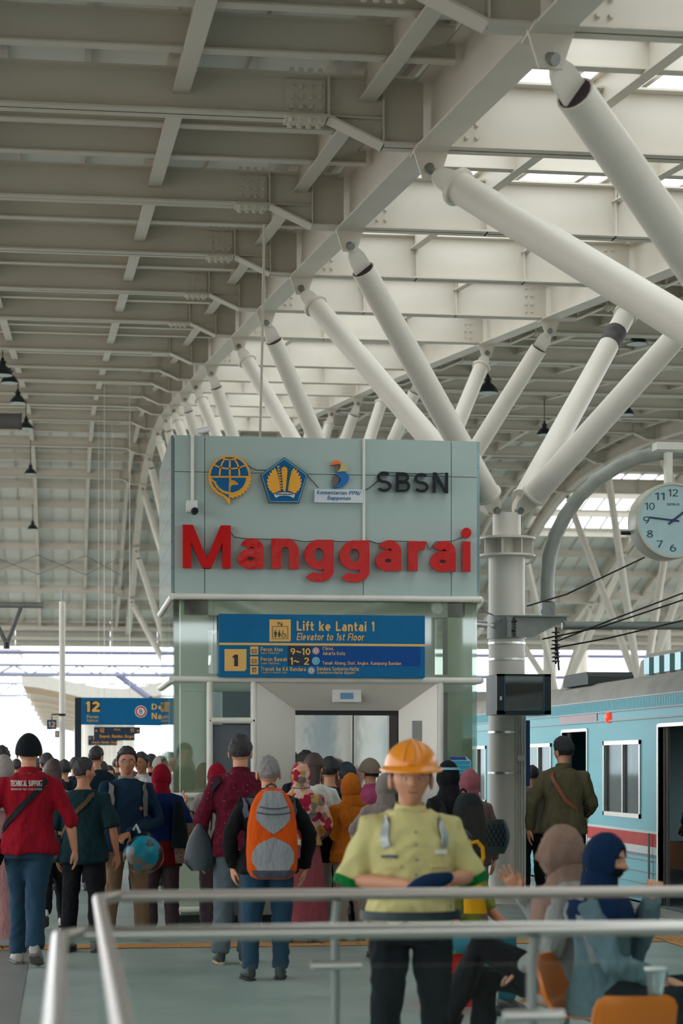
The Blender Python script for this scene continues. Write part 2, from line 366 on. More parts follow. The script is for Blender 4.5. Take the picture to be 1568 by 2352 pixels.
# ------------------------------------------------------------------ setting: ground and platform
GROUND = mat('trackbed_ballast', (140, 135, 127), 0.95, 0, 0.15, 3, 0.8, 8)
def floor_mat():
    m, nt, b = nodes_of('platform_floor')
    b.inputs['Roughness'].default_value = 0.34
    tc = nt.nodes.new('ShaderNodeTexCoord')
    n = nt.nodes.new('ShaderNodeTexNoise'); n.inputs['Scale'].default_value = 0.8; n.inputs['Detail'].default_value = 6
    nt.links.new(tc.outputs['Object'], n.inputs['Vector'])
    cr = nt.nodes.new('ShaderNodeValToRGB'); cr.color_ramp.elements[0].position = 0.3; cr.color_ramp.elements[1].position = 0.75
    cr.color_ramp.elements[0].color = lin((142, 156, 151)); cr.color_ramp.elements[1].color = lin((170, 182, 176))
    nt.links.new(n.outputs['Fac'], cr.inputs['Fac']); nt.links.new(cr.outputs['Color'], b.inputs['Base Color'])
    n2 = nt.nodes.new('ShaderNodeTexNoise'); n2.inputs['Scale'].default_value = 3
    nt.links.new(tc.outputs['Object'], n2.inputs['Vector'])
    r = nt.nodes.new('ShaderNodeMapRange'); r.inputs['To Min'].default_value = 0.25; r.inputs['To Max'].default_value = 0.5
    nt.links.new(n2.outputs['Fac'], r.inputs['Value']); nt.links.new(r.outputs['Result'], b.inputs['Roughness'])
    return m
FLOORM = floor_mat()
PLX0, PLX1 = -1.75, 6.3
ground = MB().box(-160, 200, -40, 420, -1.25, -1.05).build('ground', GROUND, kind='structure', label='pale ballast ground beneath the tracks')
floor = MB().box(PLX0, PLX1, -12, 170, -1.05, 0).build('floor', FLOORM, kind='structure', label='polished grey platform floor', org=(0, 0, 0))
MB().box(PLX0 + 0.35, -0.27, -12, 60, 0, 0.004).build('paving_band', mat('dark_paving', (118, 122, 118), 0.45, 0, 0.1, 2), floor)
MB().box(PLX1 - 0.3, PLX1 + 0.02, -12, 170, 0, 0.012).build('platform_edge', mat('edge_stone', (150, 150, 142), 0.7), floor)
MB().box(PLX0 - 0.02, PLX0 + 0.3, -12, 170, 0, 0.012).build('platform_edge', MATS['edge_stone'], floor)
TACT = mat('tactile_tile_yellow', (205, 150, 88), 0.7, 0, 0.12, 5)
tm = MB(); tm.box(-0.148, 0.148, -0.148, 0.148, 0, 0.006)
for k in range(4): tm.box(-0.14, 0.14, -0.12 + k * 0.075, -0.085 + k * 0.075, 0.006, 0.011)
tme = tm.mesh('tactile_tile'); tme.materials.append(TACT)
for k in range(25): inst('tactile_tile', tme, floor, (-1.25 + 0.3 * k, 17.45, 0.004))
for k in range(60): inst('tactile_tile', tme, floor, (5.35, 12.0 + 0.3 * k, 0.004), math.pi / 2)
for k in range(70): inst('tactile_tile', tme, floor, (-0.85, 14.0 + 0.3 * k, 0.006), math.pi / 2)
MB().box(10.2, 26, 10, 170, -1.05, 0).build('floor.001', FLOORM, kind='structure', label='neighbouring platform beyond the train')

# ------------------------------------------------------------------ roof
def hermite(tab, y):
    for (a, za, sa), (b, zb, sb) in zip(tab, tab[1:]):
        if y <= b or (b, zb, sb) == tab[-1]:
            h = b - a; t = (y - a) / h
            return (2*t**3 - 3*t*t + 1) * za + (t**3 - 2*t*t + t) * h * sa + (3*t*t - 2*t**3) * zb + (t**3 - t*t) * h * sb
RT = [(-40, 7.2, -.07), (-2, 5.0, .02), (10, 5.62, .1185), (57, 11.18, .105), (64, 11.6, .02), (72.5, 11.42, -.1), (85, 8.25, -.27), (95, 5.9, -.2)]
def bz(y): return hermite(RT, y)
XA, XB, XR0, XR1 = 2.8, 6.85, 18.2, 22.2
GY = [-22, -17, -13.5, -9, -5.2, -1, 3.2, 7.3, 11.6, 15.5, 20.0, 24.1, 28.4, 32.8, 39.0, 43.5, 47.5, 52.3, 56.5, 61.3, 67.3, 72.8, 84.8]
PY = []
for a, b in zip(GY, GY[1:]):
    n = 5 if b - a > 8 else 3 if b - a > 6 else 2
    PY += [a + (b - a) * (i + 1) / (n + 1) for i in range(n)]
PY += [87.3, 90.0]
HG, HS, HP = 0.52, 0.33, 0.26
PB, PTOP = -.14, .12  # purlin bottom and top against the girder top
ceiling = empty('ceiling', kind='structure', label='pale steel roof of girders and purlins over the platforms')
bolt_me = MB().tube([(0, 0, 0), (0, -0.02, 0)], 0.021, 8).mesh('bolt'); bolt_me.materials.append(STEEL)
bolt_dn = MB().tube([(0, 0, 0), (0, 0, -0.03)], 0.02, 8).mesh('bolt'); bolt_dn.materials.append(STEEL)
def girder(Y, x0, x1, hl, hr, bolts):
    """web plate with flanges, deeper towards the edge beams; splice plates with bolts"""
    zt = bz(Y) + HG; zb = zt - HS; zh = zt - HG
    bot = [(x0, zh if hl else zb)]
    if hl: bot += [(x0 + .32, zh), (x0 + .74, zb)]
    if hr: bot += [(x1 - .74, zb), (x1 - .32, zh)]
    bot += [(x1, zh if hr else zb)]
    mb = MB()
    mb.prism(bot + [(x1, zt), (x0, zt)], Y - .008, Y + .008)
    mb.box(x0, x1, Y - .1, Y + .1, zt - .016, zt)
    for (a, za), (b, zb2) in zip(bot, bot[1:]): mb.bar((a, Y, za + .009), (b, Y, zb2 + .009), .2, .018)
    for hh, xe, sg in ((hl, x0, 1), (hr, x1, -1)):
        if hh:
            mb.box(xe + sg * .74 - .007, xe + sg * .74 + .007, Y - .09, Y + .09, zb, zt); mb.box(xe + sg * .32 - .007, xe + sg * .32 + .007, Y - .09, Y + .09, zh, zt)
            mb.box(min(xe + sg * .74, xe + sg * .32), max(xe + sg * .74, xe + sg * .32), Y - .07, Y + .07, zb + .01, zb + .018)
    g = mb.build('girder', STEEL, ceiling)
    for hh, xe, sg in ((hl, x0, 1), (hr, x1, -1)):
        if not hh: continue
        a, b = sorted((xe + sg * .76, xe + sg * 1.07))
        MB().box(a, b, Y - .022, Y + .022, zb + .035, zt - .035).box(a, b, Y - .11, Y + .11, zb - .014, zb).build('splice_plate', STEEL, g)
        js = MB()
        for i in range(4):
            x = a + .045 + i * (b - a - .09) / 3
            for z in (zb + .085, zb + .16, zb + .235):
                if bolts: inst('bolt', bolt_me, g, (x, Y - .022, z))
                else: js.box(x - .016, x + .016, Y - .04, Y - .022, z - .016, z + .016)
            if bolts: inst('bolt', bolt_dn, g, (x, Y - .07, zb - .014)); inst('bolt', bolt_dn, g, (x, Y + .07, zb - .014))
            js.box(x - .016, x + .016, Y - .1, Y - .06, zt, zt + .03)
        js.build('bolts', STEEL, g, kind='stuff')
    return g
def cgirder(Y, x0, x1):
    zt = bz(Y) + HG; zh = bz(Y)
    mb = MB(); mb.box(x0, x1, Y - .008, Y + .008, zh, zt); mb.box(x0, x1, Y - .1, Y + .1, zt - .018, zt); mb.box(x0, x1, Y - .1, Y + .1, zh, zh + .018)
    for x in ((x0 * 2 + x1) / 3, (x0 + x1 * 2) / 3): mb.box(x - .007, x + .007, Y - .09, Y + .09, zh, zt)
    g = mb.build('girder', STEEL, ceiling)
    js = MB()
    for xe in (x0 + .22, x0 + .3, x1 - .22, x1 - .3):
        for q in (.1, .2, .32, .43): js.tube([(xe, Y - .008, zh + q), (xe, Y - .035, zh + q)], .018, 6)
    js.build('bolts', STEEL, g, kind='stuff')
XL, XE = -8.2, 36.0
for Y in GY:
    girder(Y, XL, XA - .06, False, True, 10 < Y < 34)
    if Y > -30: cgirder(Y, XA + .06, XB - .06)
    girder(Y, XB + .06, XR0 - .06, True, True, 19 < Y < 34)
    if Y > 40:
        cgirder(Y, XR0 + .06, XR1 - .06); girder(Y, XR1 + .06, XE, True, False, False)
for Y in PY:
    zt = bz(Y) + HG + PTOP
    for a, b in ((XL, XA - .06), (XA + .06, XB - .06), (XB + .06, XR0 - .06)) + (((XR0, XR1), (XR1, XE)) if Y > 40 else ()):
        MB().ibeam((a, Y, zt - HP), (b, Y, zt - HP), HP, .11).build('purlin', STEEL, ceiling)
YS = sorted(GY + PY)
def longi(name, X, zoff, h, w, y0=2, y1=91, solid=False, m=STEEL):
    ys = [y for y in YS if y0 <= y <= y1]
    mb = MB()
    for a, b in zip(ys, ys[1:]):
        p, q = (X, a, bz(a) + zoff), (X, b, bz(b) + zoff)
        if solid: mb.bar((p[0], p[1], p[2] + h / 2), (q[0], q[1], q[2] + h / 2), w, h)
        else: mb.ibeam(p, q, h, w, .016)
    return mb.build(name, m, ceiling)
for X in (XA, XB): longi('edge_beam', X, 0, HG, .25, -22)
for X in (XR0, XR1): longi('edge_beam', X, 0, HG, .25, 40)
for X in (-8.1, -6.5, -4.8, -2.9, -1.0, .88, 2.3, 7.35, 8.77, 10.65, 12.5, 14.4, 16.3, 17.7): longi('tie_beam', X, HG - .18, .3, .13, 7)
for X in (4.15, 5.5): longi('tie_beam', X, HG - .16, .28, .1, 7)
for X in (22.7, 24.5, 26.4, 28.3, 30.2, 32.1): longi('tie_beam', X, HG - .18, .3, .13, 52)
x = -8.0
while x < XE:
    longi('rib', x, HG + PTOP, .07, .05, -22 if x < 18 else 55, 91, True); x += .63
for a, b in zip(YS, YS[1:]):
    for x0, x1, m in ((XL, XA + .4, SHEETW), (XA + .4, XB - .4, POLY if a < 61 else SHEETW), (XB - .4, XR0, SHEETW)) + (((XR0, XR1, POLY if 71 < a < 78 else SHEETW), (XR1, XE, SHEETW)) if a > 40 else ()):
        za, zb_ = bz(a) + HG + PTOP + .07, bz(b) + HG + PTOP + .07
        v = [(x0, a, za), (x1, a, za), (x1, b, zb_), (x0, b, zb_)]; v += [(p[0], p[1], p[2] + .03) for p in v]
        MB().add(v, [(3, 2, 1, 0), (4, 5, 6, 7), (0, 1, 5, 4), (1, 2, 6, 5), (2, 3, 7, 6), (3, 0, 4, 7)]).build('roof_panel', m, ceiling)
# bracing rods under the far bays, fascia at the roof end
for Y0, Y1 in ((82.8, 84.6),):
    xs = [-6.1, -4.8, -2.9, -1.0, .88, 2.3]
    for a, b in list(zip(xs, xs[1:])) + [(8.77, 10.65), (10.65, 12.5), (12.5, 14.4), (14.4, 16.3)]:
        mb = MB(); 
        for p, q in ((a, b), (b, a)): mb.tube([(p, 80.9, bz(80.9) + .2), (q, 82.8, bz(82.8) + .2)], .018, 6)
        mb.build('brace_rod', GALV, ceiling)
for k in range(21):
    x0 = XL + k * 2.05
    MB().box(x0, x0 + 2.03, 90.03, 90.15, bz(91) - .15, bz(90) + 1.0).build('fascia_panel', mat('fascia', (190, 186, 176), 0.6), ceiling)
for z, r in ((bz(90) - .05, .09), (bz(88.6) + .05, .12)):
    MB().tube([(XL, 89.6, z), (XE, 89.6, z)], r, 8).build('gutter_pipe', STEEL, ceiling)
# ------------------------------------------------------------------ branching columns
def branch(col, p0, p1, ring):
    """tube between the node and a roof pin, with plates, pins and collars"""
    d = (p1 - p0).normalized(); L = (p1 - p0).length
    a, b = p0 + d * .22, p1 - d * .3
    t = MB().tube([a, b], [.136, .12], 20).build('branch', TUBEW, col, smooth=35)
    side = Vector((0, 1, 0)) - d * d.y; side.normalize()
    up = d.cross(side).normalized()
    def plate(o, dd, ln, wid):
        poly = [(0, -wid), (ln * .7, -wid * .9)] + [(ln * .8 + wid * .75 * math.cos(q), wid * .75 * math.sin(q)) for q in [-1.2, -.6, 0, .6, 1.2]] + [(ln * .7, wid * .9), (0, wid)]
        return MB().prism_ax(poly, o - side * .014, dd, up, side * .028)
    plate(b - d * .1, d, .36, .1).build('gusset_plate', TUBEW, t)
    plate(a + d * .1, -d, .36, .1).build('gusset_plate', TUBEW, t)
    for q in (p1, p0): MB().tube([q - side * .045, q + side * .045], .038, 10).build('pin', GALV, t)
    if ring:
        MB().tube([b - d * .02, b + d * .012], .15, 20).build('collar', TUBEW, t, smooth=35)
    else:
        MB().tube([b - d * .002, b + d * .004], .106, 16).build('mouth_shade_disc', MOUTHSH, t)  # dark disc on the closed end paints the shade of an open tube
    MB().tube([a - d * .012, a + d * .015], .153, 20).build('collar', TUBEW, t, smooth=35)
    # bracket under the edge beam
    zt = bz(p1.y)
    MB().prism_ax([(-.14, 0), (.14, 0), (.07, -.22), (-.07, -.22)], (p1.x, p1.y - .012, zt), (1, 0, 0), (0, 0, 1), (0, .024, 0)).build('beam_bracket', STEEL, t)
    MB().box(p1.x - .13, p1.x + .13, p1.y - .19, p1.y + .19, zt - .02, zt).build('bearing_plate', STEEL, t)
def tree(X, Y, y0, y1, xa, xb, label, grp='branching steel columns'):
    col = empty('branching_column', (X, Y, 0), label=label, cat='column', group=grp)
    MB().tube([(X, Y, 0), (X, Y, 3.83)], .2, 28).build('post', TUBEW, col, smooth=35)
    MB().tube([(X, Y, 0), (X, Y, .03)], .3, 24).build('base_plate', TUBEW, col, smooth=35)
    MB().tube([(X, Y, 3.82), (X, Y, 3.845)], .315, 28).build('flange_ring', TUBEW, col, smooth=35)
    MB().tube([(X, Y, 4.01), (X, Y, 4.035)], .315, 28).build('flange_ring', TUBEW, col, smooth=35)
    for k in range(8):
        t = math.pi / 8 + k * math.pi / 4; c, s = math.cos(t), math.sin(t)
        MB().bar((X + c * .16, Y + s * .16, 3.93), (X + c * .29, Y + s * .29, 3.93), .016, .17).build('stiffener', TUBEW, col)
    MB().tube([(X, Y, 3.84), (X, Y, 4.3)], .155, 24).build('post_head', TUBEW, col, smooth=35)
    for xx in (xa, xb):
        for yy, ring in ((y0, False), (y1, True)):
            p1 = Vector((xx, yy, bz(yy) - .16))
            p0 = Vector((X + .14 * (1 if xx > X else -1), Y + .1 * (1 if yy > Y else -1), 4.33))
            branch(col, p0, p1, ring)
    return col
pairs = [(-5.2, -1.0, -3.1), (3.2, 7.3, 5.2), (11.6, 15.5, 13.55), (20.0, 24.1, 22.05), (28.4, 32.8, 30.6), (39, 43.5, 41.25), (47.5, 52.3, 49.9), (56.5, 61.3, 58.9), (67.3, 72.8, 70.05), (79.5, 84.8, 82.2)]
where = ['branching column farthest behind the viewer', 'branching column just behind the viewer', 'nearest branching steel column, only its limbs in view at top right', 'branching steel column with clamps and cabinet beside the lift tower',
         'branching steel column rising directly behind the lift tower', 'second branching column behind the lift tower', 'third branching column behind the lift tower',
         'fourth branching column behind the lift tower', 'fifth branching column behind the lift tower', 'last branching column of the row at the roof end']
for (a, b, c), w in zip(pairs, where): tree(4.83, c, a, b, XA, XB, w)
for (a, b, c), w in zip(pairs[7:], ['branching column of the next platform, half cut by the right edge', 'branching column of the next platform behind the clock', 'farthest branching column of the next platform']):
    tree(20.2, c, a, b, XR0, XR1, w)

_a, _b = Vector((4.97, 22.15, 4.33)), Vector((XB, 24.1, bz(24.1) - .16)); _d = (_b - _a).normalized(); _L = (_b - _a).length
MB().tube([_a + _d * _L * .77, _a + _d * _L * .84], .128, 20, caps=False).build('mesh_wrap', mat('wrap_dark', (74, 72, 70), .7, 0, .45, 9), smooth=40, label='dark mesh wrap round the slanting tube right of the column', cat='wrap')
# ------------------------------------------------------------------ lift tower
Y0 = 19.55
TX0, TX1, TYB = 1.05, 3.99, 22.0
CLAD = mat('cladding_grey', (170, 189, 184), 0.6, 0.0, 0.03, 3)
SIDEM = mat('side_cladding', (150, 178, 184), 0.12, 0.6, 0.06, 1.2, 0.25, 1.5)
GREEN = mat('pale_green_steel', (172, 186, 160), 0.5, 0, 0.05, 2)
PANE = glass('tower_glass', (228, 238, 230), 0.09, 0.95)
GREYP = mat('slate_panel', (88, 96, 100), 0.5)
def X_(px, Y=Y0): return at(px, 0, Y).x
def Z_(px, py, Y=Y0): return at(px, py, Y).z
tower = empty('lift_tower', (TX0, Y0, 0), label='glass and steel lift tower with grey cladding on top', cat='elevator')
cx = [TX0, X_(470), X_(834), X_(1036), TX1]; cz = [3.17, Z_(400, 1083), 4.69]
for i in range(4):
    for j in range(2):
        MB().box(cx[i] + .003, cx[i + 1] - .003, Y0, Y0 + .03, cz[j] + .003, cz[j + 1] - .003).build('cladding_panel', CLAD, tower)
MB().box(TX0, TX1, Y0 + .031, TYB, 3.16, 4.67).build('roof_box', mat('joint_grey', (128, 128, 120), 0.8), tower)
for k in range(6):
    z0 = 3.17 + k * .2535
    MB().box(TX0 - .03, TX0 - .002, Y0 + .03, TYB, z0, z0 + .25).build('side_panel', SIDEM, tower)
    MB().box(TX1 + .002, TX1 + .03, Y0 + .03, TYB, z0, z0 + .25).build('side_panel', SIDEM, tower)
def rail(p, q, r=.031): return MB().tube([p, q], r, 12).build('rail_tube', RAILW, tower, smooth=40)
for z in (3.148, 2.36):
    rail((TX0 - .01, Y0 - .03, z), (TX1 + .035, Y0 - .03, z))
    rail((TX0 - .02, Y0 - .03, z), (TX0 - .02, TYB, z)); rail((TX1 + .03, Y0 - .03, z), (TX1 + .03, TYB, z))
for px in (481, 582, 1010): rail((X_(px), Y0 - .02, .1), (X_(px), Y0 - .02, 2.36))
rail((X_(481), Y0 - .02, Z_(530, 1655)), (X_(588), Y0 - .02, Z_(530, 1655)))
for z in (1.25, .163):
    rail((TX0 - .01, Y0 - .02, z), (X_(481), Y0 - .02, z), .028); rail((X_(1010), Y0 - .02, z), (TX1 + .02, Y0 - .02, z), .028)
    rail((TX0 - .02, Y0, z), (TX0 - .02, TYB, z), .028)
# frame inside
for xa, xb in ((X_(413, 19.8), X_(476, 19.8)), (X_(1022, 19.8), X_(1078, 19.8))):
    MB().box(xa, xb, Y0 + .12, Y0 + .38, .05, 3.16).build('frame_column', GREEN, tower)
    MB().box(xa, xb, TYB - .3, TYB - .04, .05, 3.16).build('frame_column', GREEN, tower)
MB().box(TX0 + .1, TX1 - .1, Y0 + .12, Y0 + .3, 2.98, 3.14).build('frame_beam', GREEN, tower)
MB().box(TX0 + .1, TX1 - .1, Y0 + .1, Y0 + .3, 2.25, 2.42).build('frame_beam', GREEN, tower)
MB().box(TX0 + .1, TX1 - .1, TYB - .3, TYB - .1, 2.98, 3.14).build('frame_beam', GREEN, tower)
MB().box(TX0 + .02, TX1 - .02, Y0 + .02, TYB, 0.0, .1).build('plinth', BLACK, tower)
MB().box(X_(520), X_(985), Y0 + .5, TYB - .35, .12, 2.9).build('lift_car', mat('lift_car_grey', (96, 104, 104), 0.4, 0.4), tower)
# glass panes
def pane(x0, x1, z0, z1): MB().box(x0, x1, Y0 + .01, Y0 + .022, z0, z1).build('glass_pane', PANE, tower)
pane(TX0, X_(490), 2.39, 3.12); pane(X_(491), X_(1003), 2.39, 3.12); pane(X_(1004), TX1, 2.39, 3.12)
pane(TX0, X_(474), 1.28, 2.33); pane(X_(1017), TX1, 1.28, 2.33); pane(X_(489), X_(575), Z_(530, 1648), 2.33)
for x in (TX0, TX1):
    for za, zb_ in ((.2, 1.22), (1.28, 2.33), (2.39, 3.12)):
        MB().box(x - .012, x, Y0 + .02, TYB, za, zb_).build('glass_pane', PANE, tower)
for za, zb_ in ((.2, 2.33), (2.39, 3.12)): MB().box(TX0, TX1, TYB, TYB + .012, za, zb_).build('glass_pane', PANE, tower)
MB().box(TX0, X_(474), Y0 + .01, Y0 + .03, .18, 1.23).build('lower_panel', GREEN, tower)
MB().box(X_(1017), TX1, Y0 + .01, Y0 + .03, .18, 1.23).build('lower_panel', GREEN, tower)
MB().box(X_(489), X_(588), Y0 + .01, Y0 + .035, .1, Z_(530, 1664)).build('slate_panel', GREYP, tower)
# stainless portal
ox0, ox1, oz = X_(588), X_(1003), 2.335
ix0, ix1, iz = X_(678, Y0 + .26), X_(915, Y0 + .26), Z_(790, 1632, Y0 + .26)
yo, yi = Y0 - .02, Y0 + .26
def slab(q, name, m, par):
    v = [Vector(p) for p in q]; n = (v[1] - v[0]).cross(v[2] - v[1]).normalized() * .02
    v += [p + n for p in v]
    return MB().add(v, [(3, 2, 1, 0), (4, 5, 6, 7), (0, 1, 5, 4), (1, 2, 6, 5), (2, 3, 7, 6), (3, 0, 4, 7)]).build(name, m, par)
PORT = mat('portal_steel', (236, 230, 218), 0.4, 0.1, 0.03, 2, 0.02, 15)
slab([(ox0, yo, 0), (ox0, yo, oz), (ix0, yi, iz), (ix0, yi, 0)], 'portal_panel', PORT, tower)
slab([(ix1, yi, 0), (ix1, yi, iz), (ox1, yo, oz), (ox1, yo, 0)], 'portal_panel', PORT, tower)
slab([(ox0, yo, oz), (ox1, yo, oz), (ix1, yi, iz), (ix0, yi, iz)], 'portal_panel', PORT, tower)
[MB().box(xx, xx + .012, yo - .01, Y0 + .2, 0, oz).build('portal_edge', CHROME, tower) for xx in (ox0 - .012, ox1)]
Yd = Y0 + .3
MB().box(ix0, X_(806, Yd), Yd, Yd + .03, .02, iz).build('door_leaf', MIRROR, tower, label='mirror polished sliding door leaf')
MB().box(X_(813, Yd), X_(889, Yd), Yd + .04, Yd + .07, .02, iz).build('door_leaf', MIRROR, tower, label='mirror polished sliding door leaf')
MB().box(X_(806, Yd), X_(809, Yd), Yd - .01, Yd + .05, .02, iz).build('door_edge', CHROME, tower)
MB().box(X_(889, Yd), X_(893, Yd), Yd - .01, Yd + .05, .02, iz).build('door_edge', CHROME, tower)
MB().box(X_(893, Yd), ix1 + .01, Yd - .005, Yd + .03, .02, iz).build('door_jamb', mat('jamb_dark', (70, 66, 64), 0.3, 0.5), tower)
MB().box(ix0, ix1, Yd - .02, Yd + .1, iz - .045, iz).build('door_header', BLACK, tower)
MB().box(ix0, ix1, Yd - .06, Yd + .06, 0, .02).build('sill', CHROME, tower)
# floor indicator and call plate, on the sloping portal
def portal_y(px): return Y0 + .1
dsp = MB().box(X_(765), X_(831), Y0 + .05, Y0 + .09, Z_(798, 1612), Z_(798, 1584)).build('floor_indicator', WHITE, tower)
MB().box(X_(783), X_(812), Y0 + .044, Y0 + .052, Z_(798, 1605), Z_(798, 1591)).build('indicator_screen', mat('indicator_blue', (70, 110, 140), 0.2, emit=0.25), dsp)
MB().box(X_(950), X_(971), Y0 + .085, Y0 + .1, Z_(960, 1702), Z_(960, 1655)).build('call_plate', mat('call_plate_steel', (150, 150, 146), 0.3, 0.8), tower)
# speaker-like round fitting behind the upper glass
MB().tube([(X_(1008), Y0 + .09, Z_(1008, 1396)), (X_(1008), Y0 + .12, Z_(1008, 1396))], .055, 18).build('round_fitting', RAILW, tower, smooth=40)
# ------------------------------------------------------------------ station name, letters, emblems
def pxmap(ox, oy, sc):
    return lambda u, v, Y: at(ox + u / sc, oy + v / sc, Y)
def txt(s, box, fr, Y, depth, m, name, parent, bold=0.0, shear=0.0, **kw):
    """box in crop pixels u0,u1,v0,v1 of frame fr"""
    u0, u1, v0, v1 = box; c = (u0 + u1) / 2
    z0, z1 = fr(c, v1, Y).z, fr(c, v0, Y).z
    return text_mb(s, fr(u0, 0, Y).x, fr(u1, 0, Y).x, z0, z1, Y, depth, bold, shear).build(name, m, parent, **kw)
REDM = mat('red_acrylic', (196, 6, 8), 0.3, 0, 0.03, 3, 0.0, spec=0.25)
REDW = mat('red_film_wrinkled', (196, 6, 10), 0.16, 0, 0.03, 3, 1.0, 11, spec=0.5)
f1 = pxmap(370, 980, 2.0632)
sign = empty('station_name', at(750, 1340, Y0), label='large raised red letters spelling Manggarai on the lift tower', cat='sign')
for ch, b in zip('Manggarai', [(103, 330, 466, 670), (362, 487, 528, 675), (524, 652, 530, 674), (678, 818, 535, 735), (846, 987, 538, 738), (1016, 1138, 537, 685), (1172, 1257, 542, 683), (1275, 1396, 541, 688), (1424, 1470, 478, 687)]):
    txt(ch, b, f1, Y0 - .085, .07, REDM if ch == 'M' else REDW, 'letter', sign, 0.027)
f2 = pxmap(700, 1040, 4.48)
sb = empty('raised_letters', at(945, 1130, Y0), label='raised black letters SBSN with steel edges on the grey cladding', cat='sign')
for ch, b in zip('SBSN', [(742, 893, 192, 400), (938, 1085, 200, 402), (1128, 1275, 207, 405), (1318, 1474, 203, 412)]):
    l = txt(ch, b, f2, Y0 - .08, .03, mat('gloss_black', (14, 18, 28), 0.2, 0, spec=.3), 'letter', sb, 0.006)
    txt(ch, b, f2, Y0 - .049, .035, CHROME, 'letter_edge', l, 0.006)
wire = mat('cable_dark', (70, 66, 70), 0.7)
def cable(pts, fr, Y, r, label, name='cable'):
    MB().tube([fr(u, v, Y) for u, v in pts], r, 5).build(name, wire, label=label, cat='cable')
cable([(330, 500), (345, 522), (390, 530), (520, 534), (600, 532), (680, 545), (760, 538), (860, 545), (985, 540), (1025, 555), (1100, 541), (1200, 545), (1255, 545), (1270, 585), (1300, 545), (1380, 542), (1440, 520)], f1, Y0 - .012, .004, 'thin cable looped between the red station letters')
cable([(405, 180), (430, 198), (455, 206), (490, 206), (600, 208), (690, 228), (745, 290)], f1, Y0 - .012, .004, 'thin cable linking the round and pentagon emblems')
cable([(965, 300), (990, 288), (1020, 262), (1040, 214), (1120, 218), (1180, 222), (1290, 224), (1340, 220)], f1, Y0 - .012, .004, 'thin cable running along the SBSN letters')
ORA = mat('emblem_orange', (236, 168, 50), 0.4); BLU = mat('emblem_blue', (0, 92, 148), 0.5, spec=.25); BLUD = mat('emblem_edge', (70, 84, 96), 0.4)
def rib(mb, pts, w, fr, Y, dep):
    """flat ribbon through crop points, given width in crop pixels"""
    P = [Vector((u, v)) for u, v in pts]; Lf, Rt = [], []
    for i, p in enumerate(P):
        d = (P[min(i + 1, len(P) - 1)] - P[max(i - 1, 0)]).normalized(); nn = Vector((-d.y, d.x)) * w / 2
        Lf.append(p + nn); Rt.append(p - nn)
    for i in range(len(P) - 1): pg(mb, [Lf[i], Lf[i + 1], Rt[i + 1], Rt[i]], fr, Y, dep)
def pg(mb, pts, fr, Y, dep):
    q = [fr(u, v, Y) for u, v in pts]
    mb.prism([(p.x, p.z) for p in q], Y, Y + dep)
def arc(cx_, cy_, rx, ry, a0, a1, n=16): return [(cx_ + rx * math.cos(math.radians(a0 + (a1 - a0) * i / n)), cy_ + ry * math.sin(math.radians(a0 + (a1 - a0) * i / n))) for i in range(n + 1)]
fe = pxmap(460, 1030, 6.0308)
e1 = empty('round_emblem', fe(405, 770, Y0), label='round orange and blue globe emblem with a bird and gear teeth', cat='emblem')
yb = Y0 - .06
mb = MB(); outl = arc(405, 388, 292, 292, 120, 360, 40)
gear = []
for k in range(8):
    a = 4 + k * 10.5
    r0, r1 = (300, 300) if k < 3 else (300, 318)
    gear += [(405 + 292 * math.cos(math.radians(a)), 388 + 292 * math.sin(math.radians(a))), (405 + 305 * math.cos(math.radians(a + 1)), 388 + 305 * math.sin(math.radians(a + 1))), (405 + 305 * math.cos(math.radians(a + 6)), 388 + 305 * math.sin(math.radians(a + 6))), (405 + 288 * math.cos(math.radians(a + 7)), 388 + 288 * math.sin(math.radians(a + 7)))]
pg(mb, outl + gear + [(412, 680), (412, 740), (402, 772), (388, 765), (360, 705), (310, 660)], fe, yb, .05)
mb.build('plate', ORA, e1)
mb = MB(); pg(mb, arc(405, 388, 262, 268, 182, 358, 30) + [(668, 375), (142, 375)], fe, yb - .004, .006); mb.build('globe_field', BLU, e1)
mb = MB()
pg(mb, [(150, 405), (395, 405), (395, 460), (395, 600), (330, 585), (270, 545), (225, 490), (215, 462), (240, 460), (190, 445)], fe, yb - .004, .006)
pg(mb, [(425, 405), (635, 405), (625, 460), (590, 530), (530, 580), (470, 605), (418, 610), (418, 530), (450, 505), (530, 503), (520, 475), (490, 455), (460, 435), (425, 440)], fe, yb - .004, .006)
pg(mb, [(152, 455), (178, 462), (220, 545), (300, 610), (395, 640), (395, 690), (340, 640), (260, 600), (190, 530)], fe, yb - .004, .006)
mb.build('lower_field', BLU, e1)
mb = MB()
rib(mb, [(408, 155), (408, 375)], 24, fe, yb - .010, .007)
for sx in (-1, 1): rib(mb, [(405 + sx * q, v) for q, v in ((75, 160), (105, 205), (125, 260), (134, 320), (138, 375))], 22, fe, yb - .010, .007)
rib(mb, [(300, 130), (350, 150), (405, 157), (460, 150), (512, 130)], 20, fe, yb - .010, .007)
rib(mb, [(185, 225), (260, 258), (340, 276), (405, 280), (470, 277), (550, 262), (630, 232)], 20, fe, yb - .010, .007)
rib(mb, [(420, 410), (425, 450), (470, 455), (490, 480), (520, 497)], 14, fe, yb - .010, .007)
mb.build('globe_lines', ORA, e1)
e2 = empty('pentagon_emblem', fe(1160, 755, Y0), label='blue pentagon emblem with golden wings and torch', cat='emblem')
pen = [(1162, 120), (1492, 362), (1368, 755), (952, 752), (830, 360)]
cen = (1160, 470)
def scl(k): return [(cen[0] + (u - cen[0]) * k, cen[1] + (v - cen[1]) * k) for u, v in pen]
mb = MB(); pg(mb, pen, fe, yb, .055); mb.build('plate', BLUD, e2)
